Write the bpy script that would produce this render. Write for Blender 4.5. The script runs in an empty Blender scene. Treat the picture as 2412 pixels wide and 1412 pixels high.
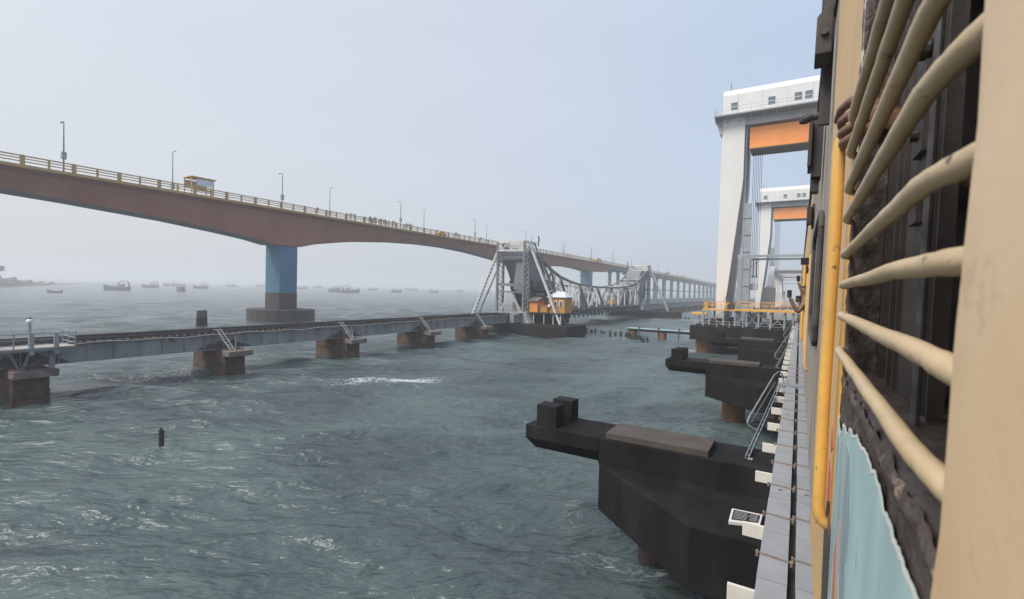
import bpy, bmesh, math, random
import numpy as np
from mathutils import Vector, Matrix, noise as mnoise
R = math.radians
random.seed(7)
SC = bpy.context.scene
COL = SC.collection

# ------------------------------------------------------------------ camera, sky, sun, exposure
EYE = 9.0
cd = bpy.data.cameras.new('camera'); cam = bpy.data.objects.new('camera', cd); COL.objects.link(cam)
cd.sensor_width = 36; cd.lens = 36*1123/2412; cd.clip_start = 0.02; cd.clip_end = 20000
right = Vector((0.85607293, 0.5162794, 0.02438693))
down = Vector((0.03215098, -0.00610079, -0.9994644))
fwd = Vector((-0.51585411, 0.85639848, -0.02182161))
m = Matrix.Identity(4)
for i in range(3):
    m[i][0] = right[i]; m[i][1] = -down[i]; m[i][2] = -fwd[i]
m[2][3] = EYE
cam.matrix_world = m
cd.dof.use_dof = True; cd.dof.focus_distance = 6.0; cd.dof.aperture_fstop = 7.0
SC.camera = cam
SUN_EL, SUN_AZ = 50, 211          # azimuth: compass from +Y clockwise towards +X
w = bpy.data.worlds.new('World'); SC.world = w; w.use_nodes = True
nt = w.node_tree; nt.nodes.clear()
wo = nt.nodes.new('ShaderNodeOutputWorld'); sky = nt.nodes.new('ShaderNodeTexSky')
sky.sky_type = 'NISHITA'; sky.sun_disc = False; sky.sun_elevation = R(SUN_EL); sky.sun_rotation = R(SUN_AZ)
sky.dust_density = 4; sky.air_density = 1.0; sky.ozone_density = 1.0
bg1 = nt.nodes.new('ShaderNodeBackground'); bg1.inputs[1].default_value = 0.035
nt.links.new(sky.outputs[0], bg1.inputs[0])
# thin bright overcast in front of the blue, whiter towards the west (left) side of the view
tc = nt.nodes.new('ShaderNodeTexCoord'); sx = nt.nodes.new('ShaderNodeSeparateXYZ')
nt.links.new(tc.outputs['Generated'], sx.inputs[0])
mr = nt.nodes.new('ShaderNodeMapRange'); mr.inputs[1].default_value = -0.98; mr.inputs[2].default_value = 0.12
nt.links.new(sx.outputs[0], mr.inputs[0])
cr = nt.nodes.new('ShaderNodeValToRGB'); e = cr.color_ramp.elements
e[0].color = (0.585, 0.60, 0.63, 1); e[1].color = (0.395, 0.485, 0.625, 1)
e2 = cr.color_ramp.elements.new(0.45); e2.color = (0.51, 0.55, 0.62, 1)
nt.links.new(mr.outputs[0], cr.inputs[0])
mz = nt.nodes.new('ShaderNodeMapRange'); mz.inputs[1].default_value = 0.0; mz.inputs[2].default_value = 0.5
mz.inputs[3].default_value = 0.90; mz.inputs[4].default_value = 1.05
nt.links.new(sx.outputs[2], mz.inputs[0])
nz = nt.nodes.new('ShaderNodeTexNoise'); nz.inputs['Scale'].default_value = 1.6; nz.inputs['Detail'].default_value = 3
mp = nt.nodes.new('ShaderNodeMapping'); mp.inputs['Scale'].default_value = (1, 1, 3.5)
nt.links.new(tc.outputs['Generated'], mp.inputs[0]); nt.links.new(mp.outputs[0], nz.inputs['Vector'])
mn = nt.nodes.new('ShaderNodeMapRange'); mn.inputs[1].default_value = 0.3; mn.inputs[2].default_value = 0.7
mn.inputs[3].default_value = 0.97; mn.inputs[4].default_value = 1.03
nt.links.new(nz.outputs[0], mn.inputs[0])
mul = nt.nodes.new('ShaderNodeMath'); mul.operation = 'MULTIPLY'
nt.links.new(mz.outputs[0], mul.inputs[0]); nt.links.new(mn.outputs[0], mul.inputs[1])
bg2 = nt.nodes.new('ShaderNodeBackground')
nt.links.new(cr.outputs[0], bg2.inputs[0]); nt.links.new(mul.outputs[0], bg2.inputs[1])
ad = nt.nodes.new('ShaderNodeAddShader')
nt.links.new(bg1.outputs[0], ad.inputs[0]); nt.links.new(bg2.outputs[0], ad.inputs[1]); nt.links.new(ad.outputs[0], wo.inputs[0])
ld = bpy.data.lights.new('sun', 'SUN'); ld.energy = 3.1; ld.angle = R(28); ld.color = (1.0, 0.94, 0.86)
sun = bpy.data.objects.new('sun', ld); COL.objects.link(sun)
az, el = R(SUN_AZ), R(SUN_EL)
sd = Vector((math.sin(az)*math.cos(el), math.cos(az)*math.cos(el), math.sin(el)))
sun.rotation_euler = sd.to_track_quat('Z', 'Y').to_euler()
vs = SC.view_settings; vs.view_transform = 'Standard'; vs.look = 'None'; vs.gamma = 1; vs.exposure = 0.12
SC.render.engine = 'CYCLES'
SC.cycles.volume_bounces = 4; SC.cycles.max_bounces = 8; SC.cycles.use_denoising = True
SC.cycles.volume_step_rate = 1.0

# ------------------------------------------------------------------ materials
MATS = {}
def mat(name, c, c2=None, scale=2.0, rough=0.7, bump=0.0, stretch=(1, 1, 1), metal=0.0, lo=0.4, hi=0.65, c3=None, s3=6.0, t3=(0.6, 0.68), detail=6, st3=(1, 1, 1), spec=0.5, bscale=None):
    """one weathered surface: colour c blended into c2 by noise, with patches of c3"""
    if name in MATS: return MATS[name]
    mt = bpy.data.materials.new(name); mt.use_nodes = True; n = mt.node_tree; L = n.links.new
    b = n.nodes['Principled BSDF']; b.inputs['Roughness'].default_value = rough; b.inputs['Metallic'].default_value = metal
    b.inputs['Specular IOR Level'].default_value = spec
    g = n.nodes.new('ShaderNodeNewGeometry')
    def noise(sc, st, det=detail):
        mpp = n.nodes.new('ShaderNodeMapping'); mpp.inputs['Scale'].default_value = st
        t = n.nodes.new('ShaderNodeTexNoise'); t.inputs['Scale'].default_value = sc; t.inputs['Detail'].default_value = det
        t.inputs['Roughness'].default_value = 0.65
        L(g.outputs['Position'], mpp.inputs[0]); L(mpp.outputs[0], t.inputs['Vector']); return t
    def mixc(fac, a, bb):
        mx = n.nodes.new('ShaderNodeMix'); mx.data_type = 'RGBA'; L(fac, mx.inputs[0])
        for sock, v in ((6, a), (7, bb)):
            if isinstance(v, tuple): mx.inputs[sock].default_value = (*v, 1)
            else: L(v, mx.inputs[sock])
        return mx.outputs[2]
    def ramp(t, a, bb):
        r_ = n.nodes.new('ShaderNodeMapRange'); r_.inputs[1].default_value = a; r_.inputs[2].default_value = bb; L(t.outputs[0], r_.inputs[0]); return r_.outputs[0]
    c = tuple(c)
    t1 = noise(scale, stretch)
    out = mixc(ramp(t1, lo, hi), c, tuple(c2)) if c2 else mixc(ramp(t1, 0.3, 0.7), tuple(x*0.88 for x in c), tuple(min(1, x*1.1) for x in c))
    if c3: out = mixc(ramp(noise(s3, st3), *t3), out, tuple(c3))
    L(out, b.inputs['Base Color'])
    if bump:
        bp = n.nodes.new('ShaderNodeBump'); bp.inputs['Strength'].default_value = min(1, bump); bp.inputs['Distance'].default_value = 0.02
        L(noise(bscale or scale*4, stretch).outputs[0], bp.inputs['Height']); L(bp.outputs[0], b.inputs['Normal'])
    MATS[name] = mt; return mt

M_concrete = mat('painted maroon concrete', (0.33, 0.125, 0.085), (0.38, 0.165, 0.12), scale=.15, rough=.85, stretch=(1, 1, .4))
M_soffit = mat('bare grey green concrete', (0.16, 0.20, 0.20), (0.20, 0.24, 0.23), scale=.3, rough=.9)
M_greycon = mat('weathered grey green concrete', (0.12, 0.18, 0.18), (0.085, 0.13, 0.14), scale=.2, rough=.9, stretch=(1, 1, .3))
M_yellowrail = mat('faded ochre paint', (0.50, 0.30, 0.10), (0.42, 0.27, 0.11), scale=.5, rough=.8)
M_asphalt = mat('asphalt', (0.05, 0.05, 0.05), rough=.9)
M_bluepier = mat('chipped blue paint on concrete', (0.050, 0.165, 0.30), (0.085, 0.215, 0.27), scale=.22, rough=.8, lo=.4, hi=.62, c3=(0.40, 0.40, 0.38), s3=1.3, t3=(.63, .66), stretch=(1, 1, .6))
M_greenpier = mat('green paint on concrete', (0.09, 0.21, 0.20), (0.07, 0.16, 0.19), scale=.4, rough=.8)
M_tide = mat('tide darkened concrete', (0.075, 0.058, 0.055), (0.04, 0.036, 0.036), scale=.5, rough=.8, c3=(.20, .17, .15), s3=1.1, t3=(.66, .72))
M_tar = mat('black bitumen coated concrete', (0.010, 0.0095, 0.0105), (0.030, 0.028, 0.028), scale=.7, stretch=(1, 1, .28), lo=.42, hi=.78, rough=.8, bump=.12, bscale=9, c3=(.16, .145, .13), s3=5, t3=(.71, .76), st3=(1, 1, .6), spec=.15)
M_tarpad = mat('brown grey bearing pad', (0.06, 0.048, 0.042), (0.085, 0.07, 0.06), scale=1.2, rough=.8, bump=.1)
M_white = mat('white steel paint', (0.73, 0.715, 0.68), (0.67, 0.655, 0.625), scale=.25, rough=.5, stretch=(1, 1, .4))
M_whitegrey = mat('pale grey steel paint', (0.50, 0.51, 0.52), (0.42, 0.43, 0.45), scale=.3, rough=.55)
M_midgrey = mat('mid grey galvanised steel', (0.26, 0.30, 0.33), (0.33, 0.37, 0.39), scale=1.2, rough=.5, metal=.2)
M_darkmetal = mat('dark steel', (0.035, 0.035, 0.038), (0.06, 0.055, 0.055), scale=3, rough=.6)
M_orange = mat('orange steel paint', (0.95, 0.33, 0.075), (0.88, 0.28, 0.06), scale=.4, rough=.55)
M_yellow = mat('yellow safety paint', (0.75, 0.40, 0.07), (0.68, 0.36, 0.07), scale=1, rough=.55)
M_oldsteel = mat('aged aluminium paint darkened for shade', (0.20, 0.205, 0.21), (0.13, 0.135, 0.14), scale=.9, rough=.6, c3=(.10, .07, .055), s3=.8, t3=(.64, .74), stretch=(1, 1, .5))  # old steel paint, base darkened to stand in for shadow in the truss
M_oldlight = mat('pale weathered steel', (0.64, 0.63, 0.61), (0.50, 0.485, 0.46), scale=1.1, rough=.6, c3=(.13, .08, .06), s3=1.3, t3=(.66, .74))
M_oldgird = mat('grey girder paint with rust', (0.275, 0.29, 0.30), (0.19, 0.20, 0.21), scale=.5, rough=.65, c3=(.035, .028, .026), s3=.45, t3=(.62, .68), stretch=(1, 1, .5))
M_oldweight = mat('slate grey steel plate', (0.16, 0.18, 0.20), (0.20, 0.215, 0.235), scale=.5, rough=.55)
M_sleeper = mat('tarred sleeper timber', (0.06, 0.045, 0.04), (0.17, 0.135, 0.12), scale=2.5, rough=.9, bump=.3)
M_rail = mat('running rail steel', (0.05, 0.045, 0.045), (0.09, 0.07, 0.06), scale=2, rough=.5, metal=.4)
M_stone = mat('brown pier masonry', (0.12, 0.070, 0.044), (0.03, 0.023, 0.021), scale=1.1, rough=.9, bump=.5, c3=(.20, .13, .075), s3=.9, t3=(.58, .74))
M_stonecap = mat('pale pier coping', (0.20, 0.16, 0.14), (0.11, 0.09, 0.085), scale=1.4, rough=.9, bump=.3)
M_planks = mat('pale deck planks', (0.42, 0.38, 0.35), (0.30, 0.27, 0.25), scale=2, rough=.9)
M_wallorange = mat('orange cabin wall paint', (0.72, 0.25, 0.04), (0.62, 0.24, 0.05), scale=1.4, rough=.7)
M_wallochre = mat('ochre cabin wall paint', (0.50, 0.25, 0.05), (0.44, 0.22, 0.05), scale=1.4, rough=.7)
M_roofwhite = mat('pale sheet roof', (0.66, 0.70, 0.78), (0.55, 0.58, 0.64), scale=1, rough=.5)
M_glassdark = mat('dark window glass', (0.02, 0.025, 0.03), rough=.12)
M_glassgrey = mat('grey blue window glass', (0.12, 0.16, 0.18), rough=.2)
M_wetwood = mat('wet black timber', (0.018, 0.016, 0.015), (0.04, 0.034, 0.03), scale=3, rough=.5, bump=.4)
M_casing = mat('rust brown steel casing', (0.26, 0.13, 0.055), (0.11, 0.065, 0.04), scale=.9, rough=.8, stretch=(1, 1, .5), c3=(.03, .026, .026), s3=1.1, t3=(.56, .66))
M_teal = mat('pale teal deck strip', (0.34, 0.50, 0.50), rough=.6)
M_tray = mat('galvanised tray cover', (0.31, 0.32, 0.335), (0.36, 0.37, 0.39), scale=2.2, rough=.5, metal=.15, c3=(.16, .085, .045), s3=3.2, t3=(.735, .78))
M_strap = mat('rusty steel strap', (0.23, 0.20, 0.18), (0.22, 0.11, 0.06), scale=7, rough=.7)
M_block = mat('cream white block paint', (0.72, 0.69, 0.62), (0.62, 0.59, 0.53), scale=3, rough=.75)
M_black = mat('black board', (0.012, 0.012, 0.014), rough=.5)
M_txt = mat('white lettering', (0.7, 0.7, 0.7), rough=.6)
M_ballast = mat('dark ballast deck', (0.08, 0.075, 0.072), (0.13, 0.12, 0.115), scale=4, rough=.95)
M_land = mat('hazy shore earth', (0.03, 0.035, 0.03), (0.07, 0.065, 0.055), scale=.05, rough=.95)
M_leaf = mat('dark leaves', (0.03, 0.06, 0.03), (0.05, 0.085, 0.04), scale=.6, rough=.8)
M_bark = mat('bark', (0.06, 0.045, 0.035), rough=.9)
M_hull = [mat('hull paint '+str(i), tuple(v+.06 for v in c), scale=.3, rough=.6) for i, c in enumerate([(0.03, 0.045, 0.05), (0.06, 0.05, 0.05), (0.03, 0.06, 0.06), (0.05, 0.06, 0.04)])]
M_boatdeck = mat('boat cabin paint', (0.25, 0.27, 0.25), (0.14, 0.16, 0.16), scale=.5, rough=.7)
M_skin = mat('brown skin', (0.22, 0.115, 0.072), (0.135, 0.07, 0.045), scale=14, rough=.55)
M_cloth = [mat('cloth '+str(i), c, scale=3, rough=.9) for i, c in enumerate([(0.03, 0.03, 0.045), (0.12, 0.03, 0.03), (0.05, 0.09, 0.15), (0.25, 0.24, 0.24), (0.16, 0.10, 0.05)])]
M_hair = mat('black hair', (0.012, 0.01, 0.01), rough=.6)
M_phone = mat('dark phone case', (0.015, 0.016, 0.02), rough=.3)
# coach paints
M_cream = mat('cream coach paint', (0.76, 0.565, 0.36), (0.69, 0.485, 0.275), scale=3.2, rough=.5, bump=.07, bscale=14, c3=(.40, .28, .17), s3=9, t3=(.60, .76), st3=(1, 1, 1.2), spec=.3, lo=.35, hi=.7)
M_creamstreak = mat('streaked worn coach paint', (0.40, 0.345, 0.28), (0.20, 0.165, 0.14), scale=2.2, rough=.7, bump=.15, bscale=20, stretch=(1, 1.2, .28), c3=(.46, .38, .25), s3=3, t3=(.55, .68), st3=(1, 1.2, .3))
M_ambercoach = mat('amber coach paint', (0.66, 0.43, 0.19), (0.58, 0.39, 0.20), scale=2.5, rough=.6, bump=.03, c3=(.20, .12, .06), s3=34, t3=(.72, .76), bscale=40)
M_pole = mat('yellow handrail paint', (0.74, 0.42, 0.095), (0.60, 0.35, 0.10), scale=4, rough=.45, c3=(.20, .11, .05), s3=30, t3=(.63, .68))
M_bar = mat('grimy beige window bar paint', (0.54, 0.41, 0.25), (0.45, 0.335, 0.20), scale=7, rough=.5, bump=.18, bscale=50, c3=(.10, .065, .045), s3=26, t3=(.62, .70))
M_grime = mat('black brown window grime', (0.055, 0.04, 0.034), (0.10, 0.078, 0.07), scale=12, rough=.55, bump=.5, bscale=42, c3=(.21, .185, .20), s3=19, t3=(.64, .72))
M_sillmid = mat('cracked old sill paint', (0.065, 0.047, 0.038), (0.13, 0.10, 0.085), scale=26, rough=.7, bump=.6, bscale=60, c3=(.36, .28, .20), s3=16, t3=(.60, .66))
M_tealcoach = mat('pale teal peeling paint', (0.42, 0.60, 0.585), (0.36, 0.50, 0.52), scale=2.6, rough=.55, bump=.06, stretch=(1, 2.2, .5), c3=(.30, .24, .19), s3=13.0, t3=(.66, .70), st3=(1, 2, .5), lo=.42, hi=.6)
M_bluegrey = mat('scuffed blue grey paint', (0.23, 0.29, 0.32), (0.42, 0.56, 0.55), scale=4, rough=.6, bump=.1, stretch=(1, 5, .4), c3=(.5, .5, .48), s3=5, t3=(.62, .7), st3=(1, 5, .35))
M_rustpatch = mat('rust and orange patch', (0.50, 0.15, 0.06), (0.40, 0.44, 0.42), scale=9, rough=.8, stretch=(1, 3, .5), lo=.42, hi=.56, c3=(.20, .11, .07), s3=22, t3=(.58, .64), st3=(1, 3, .6))
M_red = mat('salmon red paint', (0.62, 0.10, 0.075), (0.52, 0.13, 0.09), scale=7, rough=.6)
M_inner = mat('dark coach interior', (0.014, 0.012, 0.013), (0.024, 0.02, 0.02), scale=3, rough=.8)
M_innerbrown = mat('brown shutter metal', (0.05, 0.038, 0.032), (0.03, 0.025, 0.023), scale=6, rough=.6, bump=.15)
M_rubber = mat('old rubber and grease', (0.05, 0.043, 0.04), (0.09, 0.078, 0.068), scale=7, rough=.7, bump=.2)

# ------------------------------------------------------------------ mesh helpers
def S(p):   # the new bridge was surveyed in a frame 1/1.32 the size, about the eye point
    return (1.32*p[0], 1.32*p[1], EYE+1.32*(p[2]-EYE))
class MB:
    def __init__(s, xf=None): s.v = []; s.f = []; s.m = []; s.xf = xf; s.mi = 0
    def add(s, vs, fs):
        o = len(s.v); s.v += [tuple(v) for v in vs]; s.f += [[i+o for i in f] for f in fs]; s.m += [s.mi]*len(fs); return s
    def box(s, a, b):
        x0, y0, z0 = [min(a[i], b[i]) for i in range(3)]; x1, y1, z1 = [max(a[i], b[i]) for i in range(3)]
        return s.add([(x0,y0,z0),(x1,y0,z0),(x1,y1,z0),(x0,y1,z0),(x0,y0,z1),(x1,y0,z1),(x1,y1,z1),(x0,y1,z1)],
                     [(0,3,2,1),(4,5,6,7),(0,1,5,4),(1,2,6,5),(2,3,7,6),(3,0,4,7)])
    def bar(s, p, q, wd, ht, up=(0, 0, 1)):
        p, q = Vector(p), Vector(q); d = (q-p).normalized(); u = Vector(up)
        if abs(d.dot(u)) > .98: u = Vector((0, 1, 0))
        r = d.cross(u).normalized(); u = r.cross(d).normalized(); r *= wd/2; u *= ht/2
        vs = [p-r-u, p+r-u, p+r+u, p-r+u, q-r-u, q+r-u, q+r+u, q-r+u]
        return s.add(vs, [(0,3,2,1),(4,5,6,7),(0,1,5,4),(1,2,6,5),(2,3,7,6),(3,0,4,7)])
    def tube(s, pts, r, n=8, caps=True):
        pts = [Vector(p) for p in pts]; rs = r if isinstance(r, (list, tuple)) else [r]*len(pts)
        d0 = (pts[1]-pts[0]).normalized(); u = Vector((0, 0, 1)) if abs(d0.z) < .9 else Vector((1, 0, 0))
        rings = []
        for i, p in enumerate(pts):
            d = (pts[min(i+1, len(pts)-1)]-pts[max(i-1, 0)]).normalized()
            a = d.cross(u).normalized(); b = a.cross(d).normalized(); u = b
            rings.append([p+(a*math.cos(2*math.pi*k/n)+b*math.sin(2*math.pi*k/n))*rs[i] for k in range(n)])
        vs = [v for rg in rings for v in rg]; fs = []
        for i in range(len(pts)-1):
            for k in range(n):
                k2 = (k+1) % n; fs.append((i*n+k, i*n+k2, (i+1)*n+k2, (i+1)*n+k))
        if caps: fs += [tuple(reversed(range(n))), tuple(range((len(pts)-1)*n, len(pts)*n))]
        return s.add(vs, fs)
    def prism(s, poly, ax, a, b):
        """poly of 2-D points, extruded along axis ax from a to b"""
        def P(p, t): return {'x': (t, p[0], p[1]), 'y': (p[0], t, p[1]), 'z': (p[0], p[1], t)}[ax]
        n = len(poly); vs = [P(p, a) for p in poly]+[P(p, b) for p in poly]
        fs = [tuple(range(n)), tuple(reversed(range(n, 2*n)))]+[(i, i+n, (i+1) % n+n, (i+1) % n) for i in range(n)]
        return s.add(vs, fs)
    def loft(s, rings, close=True, caps=True):
        n = len(rings[0]); vs = [v for rg in rings for v in rg]; fs = []
        for i in range(len(rings)-1):
            for k in range(n if close else n-1):
                k2 = (k+1) % n; fs.append((i*n+k, i*n+k2, (i+1)*n+k2, (i+1)*n+k))
        if caps: fs += [tuple(reversed(range(n))), tuple(range((len(rings)-1)*n, len(rings)*n))]
        return s.add(vs, fs)
    def lattice(s, p, q, gap, sidedir, bw, n):
        """two chords and zigzag lacing between p and q"""
        p, q = Vector(p), Vector(q); sd_ = Vector(sidedir).normalized()*gap/2
        s.bar(p-sd_, q-sd_, bw, bw); s.bar(p+sd_, q+sd_, bw, bw)
        for i in range(n):
            a = p.lerp(q, i/n); b = p.lerp(q, (i+1)/n); sg = 1 if i % 2 else -1
            s.bar(a-sd_*sg, b+sd_*sg, bw*.45, bw*.45)
        return s
    def build(s, name, mt, parent=None, loc=None, bevel=0, smooth=False, label=None):
        me = bpy.data.meshes.new(name)
        L = Vector(loc) if loc is not None else (Vector(parent['_o']) if parent is not None else Vector((0, 0, 0)))
        vs = [(S(v) if s.xf else v) for v in s.v]
        me.from_pydata([(v[0]-L.x, v[1]-L.y, v[2]-L.z) for v in vs], [], s.f)
        bm = bmesh.new(); bm.from_mesh(me); bmesh.ops.recalc_face_normals(bm, faces=bm.faces); bm.to_mesh(me); bm.free()
        for mm in (mt if isinstance(mt, (list, tuple)) else [mt]): me.materials.append(mm)
        if any(s.m): me.polygons.foreach_set('material_index', s.m)
        if smooth: me.polygons.foreach_set('use_smooth', [True]*len(me.polygons))
        me.update()
        o = bpy.data.objects.new(name, me); COL.objects.link(o)
        if parent is not None: o.parent = parent
        else: o.location = L
        if bevel:
            bv = o.modifiers.new('bevel', 'BEVEL'); bv.width = bevel; bv.segments = 2; bv.limit_method = 'ANGLE'; bv.angle_limit = R(35)
        if smooth:
            pass
        o['_o'] = tuple(L)
        if label: o['label'] = label
        return o
def tag(o, label=None, cat=None, group=None, kind=None):
    if label: o['label'] = label
    if cat: o['category'] = cat
    if group: o['group'] = group
    if kind: o['kind'] = kind
    return o
def empty(name, loc, label, cat, group=None):
    o = bpy.data.objects.new(name, None); COL.objects.link(o); o.location = loc; o['_o'] = tuple(loc)
    return tag(o, label, cat, group)
def copy_tree(o, parent=None):
    c = o.copy(); COL.objects.link(c); c.parent = parent
    for ch in [x for x in o.children]: copy_tree(ch, c)
    return c
def place(root, proto_loc, loc, label, rz=0, sc=1):
    root.location = loc; root.rotation_euler = (0, 0, rz); root.scale = (sc, sc, sc); root['label'] = label
    return root
ORD = ['first','second','third','fourth','fifth','sixth','seventh','eighth','ninth','tenth','eleventh','twelfth','thirteenth','fourteenth','fifteenth','sixteenth','seventeenth','eighteenth','nineteenth','twentieth']
for i, t in enumerate(ORD[:9]): ORD.append('twenty-'+t)
ORD.append('thirtieth')
def lerp(a, b, t): return a+(b-a)*t
def interp(x, pts):
    if x <= pts[0][0]: return pts[0][1]
    for (x0, y0), (x1, y1) in zip(pts, pts[1:]):
        if x <= x1:
            t = (x-x0)/(x1-x0); return y0+(y1-y0)*t
    return pts[-1][1]

# ------------------------------------------------------------------ sea
def build_sea():
    azs = np.concatenate([np.linspace(-180, -66, 90, endpoint=False), np.linspace(-66, 24, 700, endpoint=False), np.linspace(24, 180, 100, endpoint=False)])
    rs = [0.0, 3.0]
    r = 6.0
    while r < 420: rs.append(r); r *= 1.0052
    while r < 6500: rs.append(r); r *= 1.06
    rs = np.array(rs); A, Rr = np.meshgrid(np.radians(azs), rs)
    X = Rr*np.sin(A); Y = Rr*np.cos(A); Z = np.zeros_like(X)
    rg = np.random.RandomState(3)
    main = 2.11
    cell = np.maximum(Rr*0.0052, 0.02)
    for i in range(78):
        lam = 0.55*(1.052**i) * rg.uniform(.9, 1.1)
        th = main+rg.normal(0, .42); k = 2*math.pi/lam
        amp = 0.0118*lam**0.84 * (1 if lam < 6 else (6/lam)**1.15)
        ph = rg.uniform(0, 6.28)
        fade = np.clip((lam/cell-3.0)/3.0, 0, 1)*np.clip(1.6-Rr/260, .22, 1)
        # slow swell of phase keeps the crests short
        wob = 1.3*np.sin(.11*X+.07*Y+i*1.7)+.9*np.sin(-.05*X+.16*Y+i*.6)
        arg = k*(X*math.cos(th)+Y*math.sin(th))+ph+wob
        s_ = np.sin(arg); Z += amp*fade*(1-1.35*np.abs(np.sin(arg/2))**1.0 + .25*s_) if lam < 5 else amp*fade*s_
    # foam mask: churned places and around piers
    F = np.zeros_like(X)
    def blob(x, y, sx_, sy_, a, rot=0):
        c, s_ = math.cos(rot), math.sin(rot); dx = X-x; dy = Y-y
        u = (dx*c+dy*s_)/sx_; v = (-dx*s_+dy*c)/sy_
        return a*np.exp(-(u*u+v*v))
    F = np.maximum(F, blob(-30.3, 32.6, 3.8, 1.2, .95, 1.0))
    F = np.maximum(F, blob(-33.0, 29.8, 5.0, 1.6, .72, .9))
    for y0 in (11.9, 26, 40.4, 54.6, 69): F = np.maximum(F, blob(-49, y0-.2, 3.6, 1.9, .62))
    F = np.maximum(F, blob(-50, 22.5, 5.5, 2.0, .58, 2.6)); F = np.maximum(F, blob(-55, 22.5, 9, 2.2, .52, 2.6))
    F = np.maximum(F, blob(-50.5, 19.3, 6, 1.4, .6, 2.6))
    F = np.maximum(F, blob(-48, 79, 12, 1.6, .55)); F = np.maximum(F, blob(-37, 78.5, 4, 1.2, .66))
    F = np.maximum(F, blob(-28.5, 11.8, 1.1, .6, .8))
    F = np.maximum(F, blob(-7.4, 17.2, 3.4, .9, .42, 1.9)); F = np.maximum(F, blob(-5.6, 15.0, 2.6, 1.2, .52, .3))
    F = np.maximum(F, blob(-3.6, 15.0, 1.6, 1.6, .50)); F = np.maximum(F, blob(-3.8, 37, 2.6, 1.8, .45)); F = np.maximum(F, blob(-1, 37, 4, 2.2, .45))
    F = np.maximum(F, blob(-13, 79, 4, 2.2, .7)); F = np.maximum(F, blob(-107, 70, 10, 9, .42))
    F = np.maximum(F, blob(-27, 87.5, 5, 2.5, .55))
    n1 = len(rs); n2 = len(azs); V = np.stack([X, Y, Z], -1).reshape(-1, 3)
    idx = np.arange(n1*n2).reshape(n1, n2); nx = np.roll(idx, -1, axis=1)
    q = np.stack([idx[:-1], nx[:-1], nx[1:], idx[1:]], -1).reshape(-1, 4)
    q = q[:, ::-1]
    q = q[n2:] if False else q
    me = bpy.data.meshes.new('sea')
    me.vertices.add(len(V)); me.vertices.foreach_set('co', V.ravel())
    me.loops.add(q.size); me.loops.foreach_set('vertex_index', q.ravel().astype(np.int32))
    me.polygons.add(len(q)); me.polygons.foreach_set('loop_start', np.arange(0, q.size, 4, dtype=np.int32))
    me.polygons.foreach_set('use_smooth', np.ones(len(q), dtype=bool))
    me.update(calc_edges=True)
    at = me.attributes.new('foam', 'FLOAT', 'POINT'); at.data.foreach_set('value', F.ravel().astype(np.float32))
    o = bpy.data.objects.new('sea_water', me); COL.objects.link(o)
    mt = bpy.data.materials.new('choppy green sea'); mt.use_nodes = True; n = mt.node_tree; L = n.links.new
    b = n.nodes['Principled BSDF']; b.inputs['Roughness'].default_value = .09; b.inputs['IOR'].default_value = 1.33
    g = n.nodes.new('ShaderNodeNewGeometry')
    def noise(sc, det=5, st=(1, 1, 1), rot=0, dist=0):
        rr_ = n.nodes.new('ShaderNodeMapping'); rr_.inputs['Rotation'].default_value = (0, 0, -.543+.12*math.sin(sc*7))
        mpp = n.nodes.new('ShaderNodeMapping'); mpp.inputs['Scale'].default_value = st
        t = n.nodes.new('ShaderNodeTexNoise'); t.inputs['Scale'].default_value = sc; t.inputs['Detail'].default_value = det; t.inputs['Distortion'].default_value = dist
        L(g.outputs['Position'], rr_.inputs[0]); L(rr_.outputs[0], mpp.inputs[0]); L(mpp.outputs[0], t.inputs['Vector']); return t.outputs[0]
    def rng(x, a, bb, c=0, d=1):
        r_ = n.nodes.new('ShaderNodeMapRange'); r_.inputs[1].default_value = a; r_.inputs[2].default_value = bb; r_.inputs[3].default_value = c; r_.inputs[4].default_value = d; L(x, r_.inputs[0]); return r_.outputs[0]
    def math_(op, a, bb):
        m_ = n.nodes.new('ShaderNodeMath'); m_.operation = op
        for i_, v in enumerate((a, bb)):
            if isinstance(v, (int, float)): m_.inputs[i_].default_value = v
            else: L(v, m_.inputs[i_])
        return m_.outputs[0]
    def mix(f, a, bb):
        mx = n.nodes.new('ShaderNodeMix'); mx.data_type = 'RGBA'; L(f, mx.inputs[0])
        for sock, v in ((6, a), (7, bb)):
            if isinstance(v, tuple): mx.inputs[sock].default_value = (*v, 1)
            else: L(v, mx.inputs[sock])
        return mx.outputs[2]
    big = noise(.045, 4, (1, 1.8, 1), .6, .6)
    col = mix(rng(big, .42, .62), (0.088, 0.122, 0.120), (0.050, 0.070, 0.076))
    fa = n.nodes.new('ShaderNodeAttribute'); fa.attribute_name = 'foam'
    f1 = noise(1.15, 7, (1, 1.7, 1), .8, 1.3); f2 = noise(3.4, 5, (1, 1.6, 1), .8, 1.0)
    # lacy foam: thin ridges of noise, admitted by the mask
    ridge = math_('ABSOLUTE', math_('SUBTRACT', f1, .5), 0)
    lace = math_('SUBTRACT', 1.0, rng(ridge, 0.0, .055))
    lace2 = math_('MULTIPLY', lace, rng(f2, .46, .60))
    solid = rng(math_('ADD', math_('MULTIPLY', fa.outputs['Fac'], .62), math_('MULTIPLY', f2, .80)), .78, 1.0)
    lacem = math_('MULTIPLY', lace2, rng(fa.outputs['Fac'], .30, .75, 0, .8))
    # scattered whitecaps and flecks
    fl = math_('MULTIPLY', rng(noise(.9, 6, (1, 2.6, 1), .8, .4), .70, .76), rng(noise(.13, 2), .5, .62, 0, .08))
    foam = math_('MINIMUM', math_('ADD', math_('ADD', math_('MULTIPLY', solid, .9), lacem), fl), 1.0)
    col = mix(foam, col, (0.62, 0.66, 0.68))
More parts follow.
